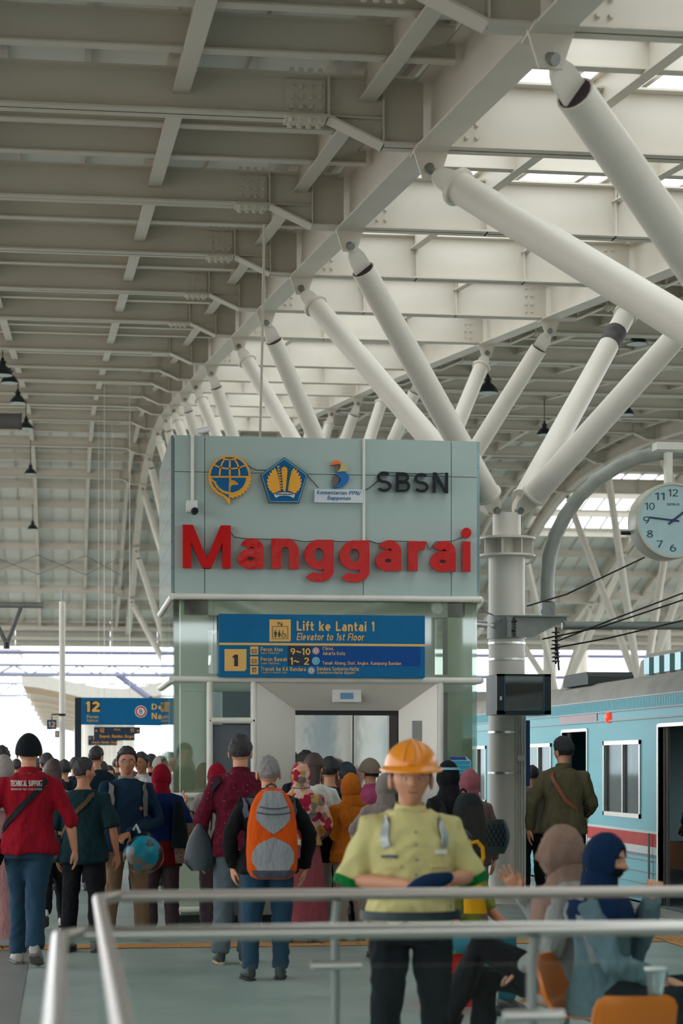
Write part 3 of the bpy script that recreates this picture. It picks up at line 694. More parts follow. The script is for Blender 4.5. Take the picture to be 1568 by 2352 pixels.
mb = MB(); pg(mb, scl(.95), fe, yb - .005, .006); mb.build('rim', mat('rim_cyan', (130, 190, 196), 0.4), e2)
mb = MB(); pg(mb, scl(.915), fe, yb - .009, .006); mb.build('field', BLU, e2)
for sx in (-1, 1):
    for k, (tu, tv) in enumerate([(137, 268), (170, 290), (200, 330), (226, 375), (240, 425), (243, 475), (232, 525), (212, 568), (175, 608)]):
        mb = MB(); bu, bv = cen[0] + 2 + sx * 55, 590 - k * 3
        tip = (cen[0] + 2 + sx * tu, tv); d = Vector((tip[0] - bu, tip[1] - bv)); L = d.length; d.normalize(); nn = Vector((-d.y, d.x))
        pg(mb, [(bu + d.x * L * q + nn.x * w, bv + d.y * L * q + nn.y * w) for q, w in ((0, 8), (.4, 20), (.8, 23), (.95, 12), (1, 0), (.95, -12), (.8, -23), (.4, -20), (0, -8))], fe, yb - .014 - .0006 * k, .006)
        mb.build('feather', ORA, e2)
mb = MB(); pg(mb, [(1122, 300), (1208, 300), (1205, 340), (1180, 592), (1150, 592), (1126, 340)], fe, yb - .02, .008); pg(mb, arc(1164, 296, 42, 40, 180, 360, 10), fe, yb - .02, .008); rib(mb, [(1164, 243), (1164, 262)], 10, fe, yb - .02, .008); mb.build('torch', ORA, e2)
for base, tip, m, nm in (((1130, 570), (1080, 270), ORA, 'wheat_spray'), ((1195, 560), (1245, 270), mat('leaf_green', (10, 120, 105), 0.5), 'cotton_spray')):
    mb = MB()
    for k in range(9):
        q = k / 8; u, v = base[0] + (tip[0] - base[0]) * q, base[1] + (tip[1] - base[1]) * q
        for sx in (-1, 1): pg(mb, [(u, v), (u + sx * 20, v - 18), (u + sx * 16, v - 34), (u, v - 16)], fe, yb - .018, .006)
    mb.build(nm, m, e2)
mb = MB(); pg(mb, [(1015, 632), (1090, 612), (1165, 606), (1240, 614), (1310, 636), (1296, 688), (1235, 660), (1165, 652), (1095, 660), (1040, 686)], fe, yb - .022, .006); rb_ = mb.build('ribbon', mat('ribbon_white', (200, 208, 204), 0.5), e2)
txt('NAGARA DANA RAKCA', (1045, 1285, 622, 644), fe, yb - .026, .003, BLUD, 'ribbon_lettering', e2)
e3 = empty('ministry_plaque', f2(350, 515, Y0), label='white plaque reading Kementerian PPN Bappenas below a coloured curl emblem', cat='sign')
mb = MB(); pg(mb, [(100, 372), (598, 378), (598, 515), (100, 510)], f2, yb, .055); mb.build('plate', mat('plaque_white', (206, 216, 220), 0.4), e3)
TB = mat('plaque_text', (50, 96, 150), 0.5)
txt('Kementerian PPN/', (122, 578, 388, 434), f2, yb - .004, .004, TB, 'lettering', e3, .01, .18)
txt('Bappenas', (230, 472, 444, 496), f2, yb - .004, .004, TB, 'lettering', e3, .01, .18)
mb = MB(); pg(mb, [(266, 128), (285, 92), (312, 76), (345, 78), (365, 96), (370, 116), (330, 116), (300, 122)], f2, yb, .05); mb.build('orange_curl', mat('curl_orange', (240, 116, 38), 0.4), e3)
mb = MB(); pg(mb, [(366, 112), (410, 110), (434, 135), (438, 165), (430, 192), (380, 192), (328, 200), (358, 170), (370, 140)], f2, yb, .05); mb.build('beige_curl', mat('curl_beige', (196, 180, 128), 0.5), e3)
mb = MB(); pg(mb, [(305, 222), (350, 200), (410, 200), (448, 222), (456, 258), (440, 305), (395, 342), (340, 356), (285, 362), (330, 335), (362, 300), (366, 266), (345, 238)], f2, yb, .05); mb.build('blue_curl', mat('curl_blue', (0, 104, 176), 0.35), e3)
mb = MB(); pg(mb, [(285, 122), (366, 118), (360, 160), (335, 196), (316, 200), (316, 160)], f2, yb + .02, .02); pg(mb, [(290, 236), (345, 240), (360, 275), (330, 330), (290, 352), (280, 290)], f2, yb + .02, .02); mb.build('curl_backing', mat('curl_grey', (116, 110, 104), 0.7), e3)
# ------------------------------------------------------------------ direction sign over the lift door
fs_ = pxmap(490, 1400, 3.136)
SB = mat('sign_blue', (0, 100, 148), 0.5, spec=.25); GOLD = mat('sign_gold', (226, 178, 96), 0.5); SDK = mat('sign_patch_dark', (20, 38, 58), 0.5); SB2 = mat('sign_patch_blue', (0, 72, 142), 0.5, spec=.25)
ds = empty('direction_sign', at(740, 1553, Y0 - .12), label='wide blue sign with gold text for the lift above its door', cat='sign')
Ys = Y0 - .14; sx0, sx1 = X_(503, Ys), X_(975.5, Ys); sz0, sz1 = Z_(740, 1555.5, Ys), Z_(740, 1412, Ys)
MB().box(sx0, sx1, Ys, Ys + .09, sz0, sz1).build('board', SB, ds)
zl = Z_(740, 1480.5, Ys); MB().box(sx0, sx1, Ys - .003, Ys, zl - .011, zl + .011).build('divider', GOLD, ds)
Yt = Ys - .004
def T(s, b, m=GOLD, bold=.012, sh=0, Y=Yt): return txt(s, b, fs_, Y, .003, m, 'lettering', ds, bold, sh)
T('Lift ke Lantai 1', (600, 1158, 84, 156), bold=.024); T('Elevator to 1st Floor', (598, 1087, 170, 224), bold=.015, sh=.22)
def tile(u0, u1, v0, v1, cut=0, m=GOLD, Y=Yt, name='pictogram_tile'):
    mb = MB(); pg(mb, [(u0, v0), (u1, v0), (u1, v1 - cut), (u1 - cut, v1), (u0, v1)], fs_, Y, .003); return mb.build(name, m, ds)
tile(80, 238, 285, 443, 14); T('1', (138, 176, 325, 408), SDK, .03, Y=Yt - .004)
tile(403, 557, 72, 230, 8)
DK = mat('picto_dark', (46, 52, 66), 0.5); Yq = Yt - .004
mb = MB()
for a, b in (((425, 122), (535, 122)), ((535, 122), (535, 210)), ((535, 210), (425, 210)), ((425, 210), (425, 122)), ((467, 118), (467, 92)), ((458, 100), (467, 90)), ((467, 90), (476, 100)), ((474, 92), (492, 114)), ((492, 90), (492, 116)), ((484, 108), (492, 118)), ((492, 118), (500, 108))): rib(mb, [a, b], 3, fs_, Yq, .003)
for u in (447, 474):
    pg(mb, arc(u, 154, 5, 5, 0, 330, 8), fs_, Yq, .003); pg(mb, [(u - 9, 161), (u + 9, 161), (u + 9, 180), (u + 5, 180), (u + 5, 200), (u - 5, 200), (u - 5, 180), (u - 9, 180)] if u == 447 else [(u - 5, 161), (u + 5, 161), (u + 11, 186), (u + 4, 186), (u + 4, 200), (u - 4, 200), (u - 4, 186), (u - 11, 186)], fs_, Yq, .003)
rib(mb, arc(506, 187, 14, 14, 20, 260, 12), 4, fs_, Yq, .003); rib(mb, [(500, 152), (502, 175), (516, 176), (523, 193)], 5, fs_, Yq, .003)
mb.build('pictogram', DK, ds)
for v0 in (266, 338, 407):
    tile(265, 323, v0, v0 + 59, 5); mb = MB()
    if v0 < 400:
        rib(mb, [(283, v0 + 20), (312, v0 + 20), (312, v0 + 36), (290, v0 + 36)], 3, fs_, Yq, .003); rib(mb, [(296, v0 + 28), (308, v0 + 28)], 3, fs_, Yq, .003); rib(mb, [(273, v0 + 46), (314, v0 + 46)], 4, fs_, Yq, .003); pg(mb, arc(279, v0 + 24, 4, 4, 0, 330, 8), fs_, Yq, .003); rib(mb, [(279, v0 + 28), (279, v0 + 44)], 4, fs_, Yq, .003)
    else:
        rib(mb, [(281, v0 + 12), (307, v0 + 12), (307, v0 + 38), (281, v0 + 38), (281, v0 + 12)], 4, fs_, Yq, .003); rib(mb, [(286, v0 + 22), (302, v0 + 22)], 6, fs_, Yq, .003); rib(mb, [(284, v0 + 48), (290, v0 + 40)], 3, fs_, Yq, .003); rib(mb, [(304, v0 + 48), (298, v0 + 40)], 3, fs_, Yq, .003)
    mb.build('pictogram', DK, ds)
mb = MB(); pg(mb, [(705, 264), (1490, 270), (1490, 410), (705, 405)], fs_, Ys - .002, .002); mb.build('overlay_patch', SB2, ds)
mb = MB(); pg(mb, [(535, 262), (705, 264), (705, 405), (535, 403)], fs_, Ys - .002, .002); mb.build('overlay_patch', SDK, ds)
for s, b, bo, sh in (('Peron Atas', (341, 500, 272, 301), .014, 0), ('Upper Platforms', (341, 473, 306, 323), 0, .2), ('Peron Bawah', (341, 531, 343, 372), .014, 0), ('Lower Platforms', (341, 473, 378, 394), 0, .2),
                     ('Transit ke KA Bandara', (341, 665, 413, 443), .014, 0), ('Transit to Airport Train', (343, 528, 447, 463), 0, .2), ('Cikini,', (785, 866, 269, 296), .012, 0), ('Jakarta Kota', (785, 946, 302, 328), .012, 0),
                     ('Tanah Abang, Duri, Angke, Kampung Bandan', (785, 1351, 374, 405), .012, 0), ('Bandara Soekarno-Hatta', (745, 1046, 413, 440), .012, 0), ('Soekarno-Hatta Airport', (745, 1021, 443, 470), .006, .2),
                     ('9~10', (555, 698, 278, 327), .02, 0), ('1~ 2', (553, 688, 345, 398), .02, 0)):
    T(s, b, GOLD, bo, sh)
LINEW = mat('line_white', (224, 224, 218), 0.5); LRED = mat('line_red', (206, 70, 74), 0.5); LCY = mat('line_cyan', (70, 176, 200), 0.5); LGR = mat('line_grey', (110, 126, 150), 0.5)
def badge(fr, u, v, r, ch, ring, core, Y, parent, tc=DK):
    mb = MB(); pg(mb, arc(u, v, r, r, 0, 345, 23), fr, Y, .003); b = mb.build('line_badge', LINEW, parent)
    mb = MB(); pg(mb, arc(u, v, r * .88, r * .88, 0, 345, 23), fr, Y - .002, .003); mb.build('badge_ring', ring, b)
    mb = MB(); pg(mb, arc(u, v, r * .64, r * .64, 0, 345, 23), fr, Y - .004, .003); mb.build('badge_core', core, b)
    txt(ch, (u - r * .26, u + r * .26, v - r * .38, v + r * .38), fr, Y - .006, .003, tc, 'badge_letter', b, .01)
badge(fs_, 738, 298, 25, 'B', LRED, LINEW, Yt, ds); badge(fs_, 738, 370, 27, 'C', LCY, LCY, Yt, ds, LINEW); badge(fs_, 705, 440, 25, 'A', LGR, LINEW, Yt, ds)
# ------------------------------------------------------------------ small fittings on the tower
cc = empty('security_camera', at(440, 1180, Y0), label='white box with a black security camera and conduit on the tower', cat='camera')
MB().tube([(X_(441.5), Y0 - .02, Z_(441, 1155)), (X_(441.5), Y0 - .02, 4.69)], .017, 8).build('conduit', RAILW, cc, smooth=40)
MB().box(X_(427), X_(452), Y0 - .09, Y0, Z_(440, 1178), Z_(440, 1152)).build('housing', WHITE, cc)
MB().tube([(X_(446, Y0 - .1), Y0 - .09, Z_(445, 1175, Y0 - .1)), (X_(446, Y0 - .1), Y0 - .2, Z_(445, 1176, Y0 - .1))], .034, 14).build('camera_barrel', BLACK, cc, smooth=40)
MB().tube([(X_(446, Y0 - .1), Y0 - .2, Z_(445, 1176, Y0 - .1)), (X_(446, Y0 - .1), Y0 - .206, Z_(445, 1176, Y0 - .1))], .022, 14).build('lens', mat('lens_glass', (30, 30, 60), 0.05), cc)
cb = empty('bullet_camera', (X_(462), Y0 + .15, 4.69), label='small bullet camera perched on the tower top edge', cat='camera')
MB().tube([(X_(462), Y0 + .15, 4.67), (X_(466), Y0 + .15, 4.76)], .012, 6).build('mount_arm', WHITE, cb)
MB().tube([(X_(452), Y0 + .05, 4.73), (X_(480), Y0 + .2, 4.78)], .028, 10).build('camera_barrel', WHITE, cb, smooth=40)
MB().tube([(X_(834.5), Y0 - .018, Z_(834, 1243)), (X_(834.5), Y0 - .018, 4.69)], .015, 8).build('conduit_pipe', RAILW, label='white conduit pipe running down the middle of the cladding', cat='pipe')
nt_ = empty('notice_board', (X_(1056), Y0, 1.4), label='small cyan notice on the glass beside the lift door', cat='sign')
fn = pxmap(980, 1700, 5.6)
mb = MB(); pg(mb, [(292, 208), (500, 208), (570, 268), (570, 432), (292, 432)], fn, Y0 - .02, .006); mb.build('sheet', mat('notice_white', (176, 200, 206), 0.4), nt_)
mb = MB(); pg(mb, [(296, 212), (490, 212), (512, 254), (296, 254)], fn, Y0 - .024, .004); mb.build('heading_bar', mat('notice_navy', (40, 70, 140), 0.4), nt_)
for a, b in ((268, 316), (326, 372), (380, 424)):
    mb = MB(); pg(mb, [(298, a), (560, a), (560, b), (298, b)], fn, Y0 - .024, .004); mb.build('cyan_bar', mat('notice_cyan', (40, 160, 196), 0.4), nt_)
rp = [at(607, 515, 20.0), at(603, 760, 20.2), at(597, 1003, 20.4), Vector((at(597, 1003, 20.4).x, 20.4, 4.67))]
MB().tube(rp, .013, 6).build('hanging_rope', mat('rope_white', (200, 194, 180), 0.8), label='thin white rope hanging from the roof to the tower top', cat='rope')
# ------------------------------------------------------------------ column clamp, arched mast, clock
CXc, CYc = 4.83, 22.05
ma = empty('overhead_mast', (CXc, CYc, 2.9), label='arched galvanised overhead line mast clamped to the branching column', cat='mast')
MB().tube([(CXc, CYc, 2.92), (CXc, CYc, 3.17)], .215, 28).build('clamp_band', GALV, ma, smooth=35)
zc0, zc1 = Z_(1180, 1467, CYc), Z_(1180, 1421, CYc)
MB().box(X_(1163, 21.8), X_(1172, 21.8), 21.76, 21.8, zc0, zc1).build('clamp_flange', GALV, ma)
MB().prism_ax([(X_(1182, 21.8), zc0), (X_(1222, 21.8), zc0), (X_(1300, 21.8), zc1 - .03), (X_(1300, 21.8), zc1), (X_(1182, 21.8), zc1)], (0, 21.79, 0), (1, 0, 0), (0, 0, 1), (0, .02, 0)).build('clamp_bracket', GALV, ma)
MB().box(X_(1182, 21.8), X_(1300, 21.8), 21.7, 21.9, zc1, zc1 + .015).build('clamp_shelf', GALV, ma)
for k in range(5):
    z = zc0 + .03 + k * (zc1 - zc0 - .06) / 4
    for px in (1165, 1184): MB().tube([(X_(px, 21.8), 21.79, z), (X_(px, 21.8), 21.75, z)], .013, 6).build('bolt', GALV, ma)
for z in (zc0 + .07, zc1 - .05): MB().tube([(X_(1165, 21.8), 21.78, z), (X_(1186, 21.8), 21.78, z)], .01, 6).build('tie_bolt', BLACK, ma)
arch = [at(px, py, 21.9) for px, py in ((1256, 1382), (1256, 1330), (1261, 1280), (1274, 1232), (1297, 1186), (1330, 1140), (1370, 1103), (1415, 1073), (1462, 1052), (1515, 1041), (1568, 1037), (1640, 1035), (1750, 1040), (1840, 1060))]
MB().tube(arch, .078, 18).build('arched_tube', mat('mast_grey', (146, 150, 142), 0.5, 0.2, 0.18, 6), ma, smooth=60)
MB().tube([at(1256, 1405, 21.85), at(1256, 1405, 22.0)], .066, 18).build('hinge_disc', GALV, ma, smooth=40)
MB().box(X_(1242, 21.9), X_(1271, 21.9), 21.84, 21.96, Z_(1256, 1420, 21.9), Z_(1256, 1384, 21.9)).build('hinge_fork', GALV, ma)
MB().tube([at(1290, 1437, 21.9), at(1700, 1437, 21.9)], .045, 14).build('cross_tube', GALV, ma, smooth=40)
MB().tube([at(1140, 1437, 21.9), at(1095, 1432, 22.4)], .04, 12).build('cross_tube', GALV, ma, smooth=40)
ins = MB()
px, py0 = 1276, 1440
ip = at(px, py0, 21.9)
for k in range(8): ins.lathe([(.012, 0), (.012, .02), (.05, .025), (.045, .035), (.012, .04)], (ip.x, ip.y, ip.z - .09 - k * .045), 10)
ins.build('insulator', BLACK, ma)
MB().tube([ip, at(1283, 1540, 21.9)], .012, 6).build('drop_rod', BLACK, ma)
for i, pts in enumerate([[(1285, 1470), (1400, 1425), (1568, 1362)], [(1245, 1468), (1380, 1440), (1568, 1378)], [(1265, 1490), (1400, 1465), (1568, 1425)], [(1210, 1392), (1300, 1365), (1480, 1280)], [(1098, 1400), (1130, 1412), (1150, 1425)]]):
    MB().tube([at(a, b, 21.5 - k * .5) for k, (a, b) in enumerate(pts)], .009, 5).build('overhead_wire', BLACK, label=['upper overhead wire sloping down to the column bracket', 'middle overhead wire sloping down to the column bracket', 'lowest overhead wire crossing above the train', 'overhead wire rising from the hinge towards the clock', 'short wire between tower and column'][i], cat='wire')
# clock
Yc = 21.15; cxy = at(1546, 1195, Yc); Rc = 88 / F * (cxy.x * ST + Yc * CT)
ck = empty('station_clock', cxy - Vector((0, 0, Rc)), label='round white double sided clock hanging from the arched mast', cat='clock')
RIMM = mat('clock_rim', (196, 196, 180), 0.35)
n = 48; ringp = [(Rc * 1.0, 0), (Rc, .34), (Rc * .93, .34), (Rc * .93, 0)]
MB().lathe([(Rc * .9, .02), (Rc * .93, -.006), (Rc * .985, -.004), (Rc, .02), (Rc, .33), (Rc * .985, .352), (Rc * .93, .35), (Rc * .9, .33)], cxy, n, 'Y').build('case', RIMM, ck, smooth=45)
dial = MB().tube([cxy + Vector((0, .012, 0)), cxy + Vector((0, .02, 0))], Rc * .91, n).build('dial', mat('dial_blue_white', (176, 206, 208), 0.3, emit=0.0), ck)
NUM = mat('clock_numeral', (60, 84, 100), 0.5); HAND = mat('clock_hand', (38, 56, 96), 0.5)
for h in range(1, 13):
    a = math.radians(90 - 30 * h); u, v = cxy.x + Rc * .72 * math.cos(a), cxy.z + Rc * .72 * math.sin(a)
    w = Rc * (.085 if h < 10 else .13); hh = Rc * .095
    text_mb(str(h), u - w, u + w, v - hh, v + hh, Yc + .008, .004, .004).build('numeral', NUM, dial)
text_mb('SEIKO', cxy.x - Rc * .17, cxy.x + Rc * .17, cxy.z + Rc * .39, cxy.z + Rc * .45, Yc + .008, .004, .01).build('maker_name', NUM, dial)
def hand(deg, L, tail, w):
    a = math.radians(90 - deg); d = Vector((math.cos(a), 0, math.sin(a))); MB().bar(cxy + d * -tail + Vector((0, .002, 0)), cxy + d * L + Vector((0, .002, 0)), .004, w, up=(-d.z, 0, d.x)).build('hand', HAND, dial)
hand(276, Rc * .66, Rc * .16, Rc * .045); hand(52, Rc * .48, Rc * .16, Rc * .055)
MB().tube([cxy + Vector((0, -.004, 0)), cxy + Vector((0, .01, 0))], Rc * .04, 12).build('hub', HAND, dial)
pt = at(1534, 1040, Yc + .15)
MB().box(pt.x - .035, pt.x + .035, Yc + .1, Yc + .2, cxy.z + Rc * .97, pt.z).build('hanger', RAILW, ck)
MB().box(X_(1512, Yc), X_(1640, Yc), Yc + .06, Yc + .24, at(1534, 1030, Yc).z, at(1534, 1013, Yc).z).build('hanger_beam', RAILW, ck)
MB().tube([at(1425, 1224, Yc + .3), at(1460, 1224, Yc + .3)], .022, 8).build('side_pipe', BLACK, ck)
# network cabinet on the column
Yk = 21.12; kx0, kx1, kz0, kz1 = X_(1141, Yk), X_(1265, Yk), Z_(1200, 1641, Yk), Z_(1200, 1548, Yk)
kb = empty('network_cabinet', (CXc, Yk + .3, kz0), label='wall mounted network cabinet with dark glass door on the column', cat='cabinet')
MB().box(kx0, kx1, Yk + .02, Yk + .56, kz0, kz1).build('casing', mat('cabinet_grey', (104, 116, 118), 0.5), kb)
CB = mat('cabinet_black', (20, 30, 34), 0.4)
MB().box(kx0, kx0 + .09, Yk, Yk + .02, kz0, kz1).box(kx1 - .07, kx1, Yk, Yk + .02, kz0, kz1).box(kx0, kx1, Yk, Yk + .02, kz1 - .025, kz1).box(kx0, kx1, Yk, Yk + .02, kz0, kz0 + .04).build('door_frame', CB, kb)
MB().box(kx0 + .09, kx1 - .07, Yk + .004, Yk + .012, kz0 + .04, kz1 - .025).build('door_glass', glass('cabinet_glass', (60, 110, 120), 0.1, 0.7), kb)
for q, c in ((.09, 'cabinet_teal'), ): 
    [MB().box(xx, xx + .015, Yk - .004, Yk, kz0 + .03, kz1 - .02).build('trim_strip', mat(c, (0, 92, 112), 0.4), kb) for xx in (kx0 + .075, kx1 - .085)]
for z, c in ((kz0 + .12, (90, 100, 104)), (kz0 + .2, (40, 60, 66)), (kz0 + .3, (50, 66, 70))): MB().box(kx0 + .1, kx1 - .08, Yk + .013, Yk + .019, z, z + .04).build('equipment_unit', mat('unit_%d' % c[0], c, 0.5), kb)
MB().box(kx0 + .03, kx0 + .05, Yk - .01, Yk, kz0 + .15, kz0 + .19).build('lock', WHITE, kb)
kt = empty('cable_conduits', (CXc + .1, CYc - .22, 0), label='bundle of thin conduits strapped down the column', cat='conduit')
for k in range(4): MB().tube([(CXc + .06 + k * .035, CYc - .2 + k * .012, 0), (CXc + .06 + k * .035, CYc - .2 + k * .012, kz0)], .009 if k < 3 else .013, 6).build('conduit', RAILW if k > 1 else STEEL, kt)
bx = at(1195, 1742, 21.82); MB().box(bx.x - .03, bx.x + .03, 21.78, 21.84, bx.z - .03, bx.z + .03).build('junction_box', WHITE, kt)
for py in (1478, 1515, 1682, 1775):
    z = Z_(1170, py, CYc); MB().tube([(CXc, CYc, z - .012), (CXc, CYc, z + .012)], .207, 28).build('strap_band', CHROME, kt, smooth=35)
pl = empty('platform_flag_sign', (CXc + .22, 22.4, 1.2), label='narrow blue sign board seen edge on beside the column', cat='sign')
zz0, zz1 = Z_(1212, 1806, 22.1), Z_(1212, 1655, 22.1)
MB().box(CXc + .205, CXc + .25, 22.0, 22.7, zz0, zz1).build('board', mat('flag_blue', (0, 64, 120), 0.4), pl)
MB().box(CXc + .1, CXc + .21, 22.1, 22.14, zz1 - .1, zz1 - .06).build('bracket', GALV, pl)
# ------------------------------------------------------------------ train
TXF = 6.45; TW = 2.8; TZ0, TZ1 = -.12, 2.31
TEAL = mat('train_steel', (92, 180, 192), 0.4, 0.2, 0.06, 1.2, 0.04, 4, stretch=(1, .3, 4))
TROOF = mat('train_roof', (150, 148, 140), 0.6, 0.1, 0.2, 2)
REDS = mat('train_red', (206, 44, 36), 0.5, spec=.2); WHS = mat('train_white', (214, 222, 220), 0.4); GRS = mat('train_grey', (120, 130, 132), 0.5)
TGL = glass('train_glass', (96, 168, 182), -0.015, 0.8, .05)
def train(ys, ye, doors, wins, label, ac):
    tr = empty('train_car', (TXF + TW / 2, (ys + ye) / 2, -1.05), label=label, cat='train')
    cuts = sorted(doors + wins); y = ys
    def sidep(y0, y1, z0, z1):
        if y1 - y0 > .01: MB().box(TXF, TXF + .05, y0, y1, z0, z1).build('side_panel', TEAL, tr)
    for a, b in cuts:
        sidep(y, a, TZ0, TZ1)
        if (a, b) in doors: sidep(a, b, 1.95, TZ1)
        else: sidep(a, b, TZ0, .93); sidep(a, b, 1.82, TZ1)
        y = b
    sidep(y, ye, TZ0, TZ1)
    for (a, b) in wins:
        w = empty('window', (TXF, (a + b) / 2, .93)); w.parent = tr; w.location = Vector((TXF, (a + b) / 2, .93)) - ORG[tr.name]
        m = MB()
        m.box(TXF - .015, TXF + .06, a, a + .05, .93, 1.82).box(TXF - .015, TXF + .06, b - .05, b, .93, 1.82).box(TXF - .015, TXF + .06, a, b, .93, .98).box(TXF - .015, TXF + .06, a, b, 1.77, 1.82).box(TXF + .0, TXF + .05, (a + b) / 2 - .03, (a + b) / 2 + .01, .95, 1.8)
        m.build('window_frame', CHROME, w)
        MB().box(TXF + .03, TXF + .038, a + .05, (a + b) / 2, .98, 1.77).build('window_pane', TGL, w); MB().box(TXF + .02, TXF + .028, (a + b) / 2, b - .05, .98, 1.77).build('window_pane', TGL, w)
    prev = ys
    for a, b in sorted(doors) + [(ye, ye)]:
        if a > prev + .05:
            for z0, z1, m, n in ((.775, .805, WHS, 'white_stripe'), (.63, .775, REDS, 'red_stripe'), (.545, .63, WHS, 'white_stripe'), (.51, .545, GRS, 'grey_stripe')):
                MB().box(TXF - .006, TXF, prev, a, z0, z1).build(n, m, tr)
            for z in (.46, .33, .2, .08): MB().box(TXF - .008, TXF, prev, a, z, z + .012).build('bead', GRS, tr)
        prev = b
    for a, b in doors:
        d = MB(); d.box(TXF - .012, TXF + .12, a - .05, a, TZ0, 1.98).box(TXF - .012, TXF + .12, b, b + .05, TZ0, 1.98).box(TXF - .012, TXF + .12, a, b, 1.95, 1.99)
        d.build('door_frame', CHROME, tr)
        for yy in (a + .02, b - .12):
            l = MB().box(TXF + .06, TXF + .09, yy, yy + .1, 0, 1.95).build('door_leaf', mat('door_leaf_steel', (150, 150, 146), 0.35, 0.6), tr)
            MB().box(TXF + .055, TXF + .06, yy + .045, yy + .055, 0, 1.95).build('door_seal', BLACK, l)
        MB().tube([(TXF - .03, b + .28, .0), (TXF - .03, b + .28, .78)], .012, 6).build('grab_rail', GRS, tr)
        MB().tube([(TXF + .2, a + .12, .3), (TXF + .2, a + .12, 1.8)], .014, 6).build('grab_rail', CHROME, tr)
        for k in range(4): MB().tube([(TXF + .7, a + .15 + k * .3, 1.8), (TXF + .7, a + .15 + k * .3, 1.62), (TXF + .7, a + .19 + k * .3, 1.56), (TXF + .7, a + .15 + k * .3, 1.5), (TXF + .7, a + .11 + k * .3, 1.56), (TXF + .7, a + .15 + k * .3, 1.62)], .01, 5).build('hand_strap', WHITE, tr)
    # drip rails, corrugated cove and roof
    for z in (2.05, 2.16, 2.3): MB().box(TXF - .02, TXF, ys, ye, z, z + .018).build('drip_rail', mat('drip_grey', (150, 170, 176), .4), tr)
    cv = MB(); k = ys
    while k < ye: cv.box(TXF - .004, TXF + .006, k, k + .02, 2.18, 2.29); k += .06
    cv.build('cove_ribs', TEAL, tr, kind='stuff')
    prof = [(0, 2.31), (.02, 2.4), (.1, 2.5), (.3, 2.57), (.75, 2.63), (1.4, 2.65), (2.05, 2.63), (2.5, 2.57), (2.7, 2.5), (2.78, 2.4), (2.8, 2.31)]
    MB().loft([[(TXF + a, y, z) for a, z in prof] for y in (ys, ye)], caps=True).build('roof', TROOF, tr, smooth=40)
    MB().box(TXF, TXF + TW, ys, ye, -.2, 0.0).build('underframe', GRS, tr)
    MB().box(TXF + TW - .05, TXF + TW, ys, ye, 0, 2.31).build('far_side', mat('train_inner_wall', (130, 150, 150), .6), tr)
    [MB().box(TXF, TXF + TW, yy, yy + .06, 0, 2.31).build('end_wall', TEAL, tr) for yy in (ys, ye - .06)]
    MB().box(TXF + .1, TXF + TW - .06, ys, ye, 2.1, 2.3).build('inner_ceiling', mat('train_lining', (170, 168, 158), 0.6), tr)
    for a, b in ((ys + .2, doors[0][0] - .3), (doors[-1][1] + .3, ye - .2)) + tuple((p[1] + .3, q[0] - .3) for p, q in zip(doors, doors[1:])):
        if b > a: MB().box(TXF + TW - .55, TXF + TW - .06, a, b, .05, .42).box(TXF + TW - .14, TXF + TW - .06, a, b, .42, .9).build('bench_seat', mat('seat_brown', (150, 92, 52), 0.8), tr)
    for (y0, y1) in ac:
        u = MB(); u.loft([[(TXF + .55 + a, y, 2.6 + z) for a, z in ((0, 0), (.02, .2), (.15, .3), (1.55, .3), (1.68, .2), (1.7, 0))] for y in (y0, y1)])
        unit = u.build('roof_unit', TROOF, tr)
        k = y0 + .1
        while k < y1 - .3:
            MB().box(TXF + .48, TXF + .6, k, k + .22, 2.62, 2.82).build('vent_cowl', mat('cowl_teal', (150, 190, 196), 0.3, 0.5), unit); k += .42
    return tr
tr1 = train(17.2, 34.4, [(20.35, 21.7), (24.8, 26.05), (29.1, 30.35)], [(17.9, 19.6), (22.4, 24.0), (26.65, 28.3), (30.9, 32.4)], 'near stainless commuter train car with red stripe and open doors', [(19.0, 24.4)])
train(35.2, 52.2, [(38.0, 39.3), (42.3, 43.6), (46.6, 47.9)], [(35.9, 37.4), (40.0, 41.6), (44.3, 45.9), (48.6, 50.2)], 'second train car coupled behind, mostly hidden by column and tower', [(38, 43)])
train(-1.2, 16.4, [(2.0, 3.3), (6.3, 7.6), (10.6, 11.9)], [(4.0, 5.6), (8.3, 9.9), (12.6, 14.2)], 'train car beside the viewer, seen only mirrored in the lift doors', [(3, 9)])
lm = empty('tail_lamp', (TXF - .03, 23.75, 2.02), label='small glowing red lamp on the side of the train', cat='lamp')
MB().ell((TXF - .02, 23.75, 2.1), (.03, .06, .065)).build('lens', mat('lamp_red', (255, 40, 16), 0.3, emit=2.2), lm, smooth=True)
MB().box(TXF - .004, TXF, 23.66, 23.84, 2.03, 2.17).build('lamp_base', GRS, lm)
MB().box(TXF - .008, TXF - .002, 24.3, 26.2, 2.06, 2.16).build('destination_display', mat('display_dim', (150, 112, 124), 0.3), label='dim reddish destination display above the train doors', cat='display')
MB().prism_ax([(0, 0), (1.3, 0), (1.3, .1), (1.22, .16), (.08, .16), (0, .1)], (6.62, 25.4, 2.56), (0, 1, 0), (0, 0, 1), (.6, 0, 0)).build('roof_box', mat('roof_box_dark', (66, 72, 72), 0.6), label='dark equipment box on the roof of the train', cat='box')
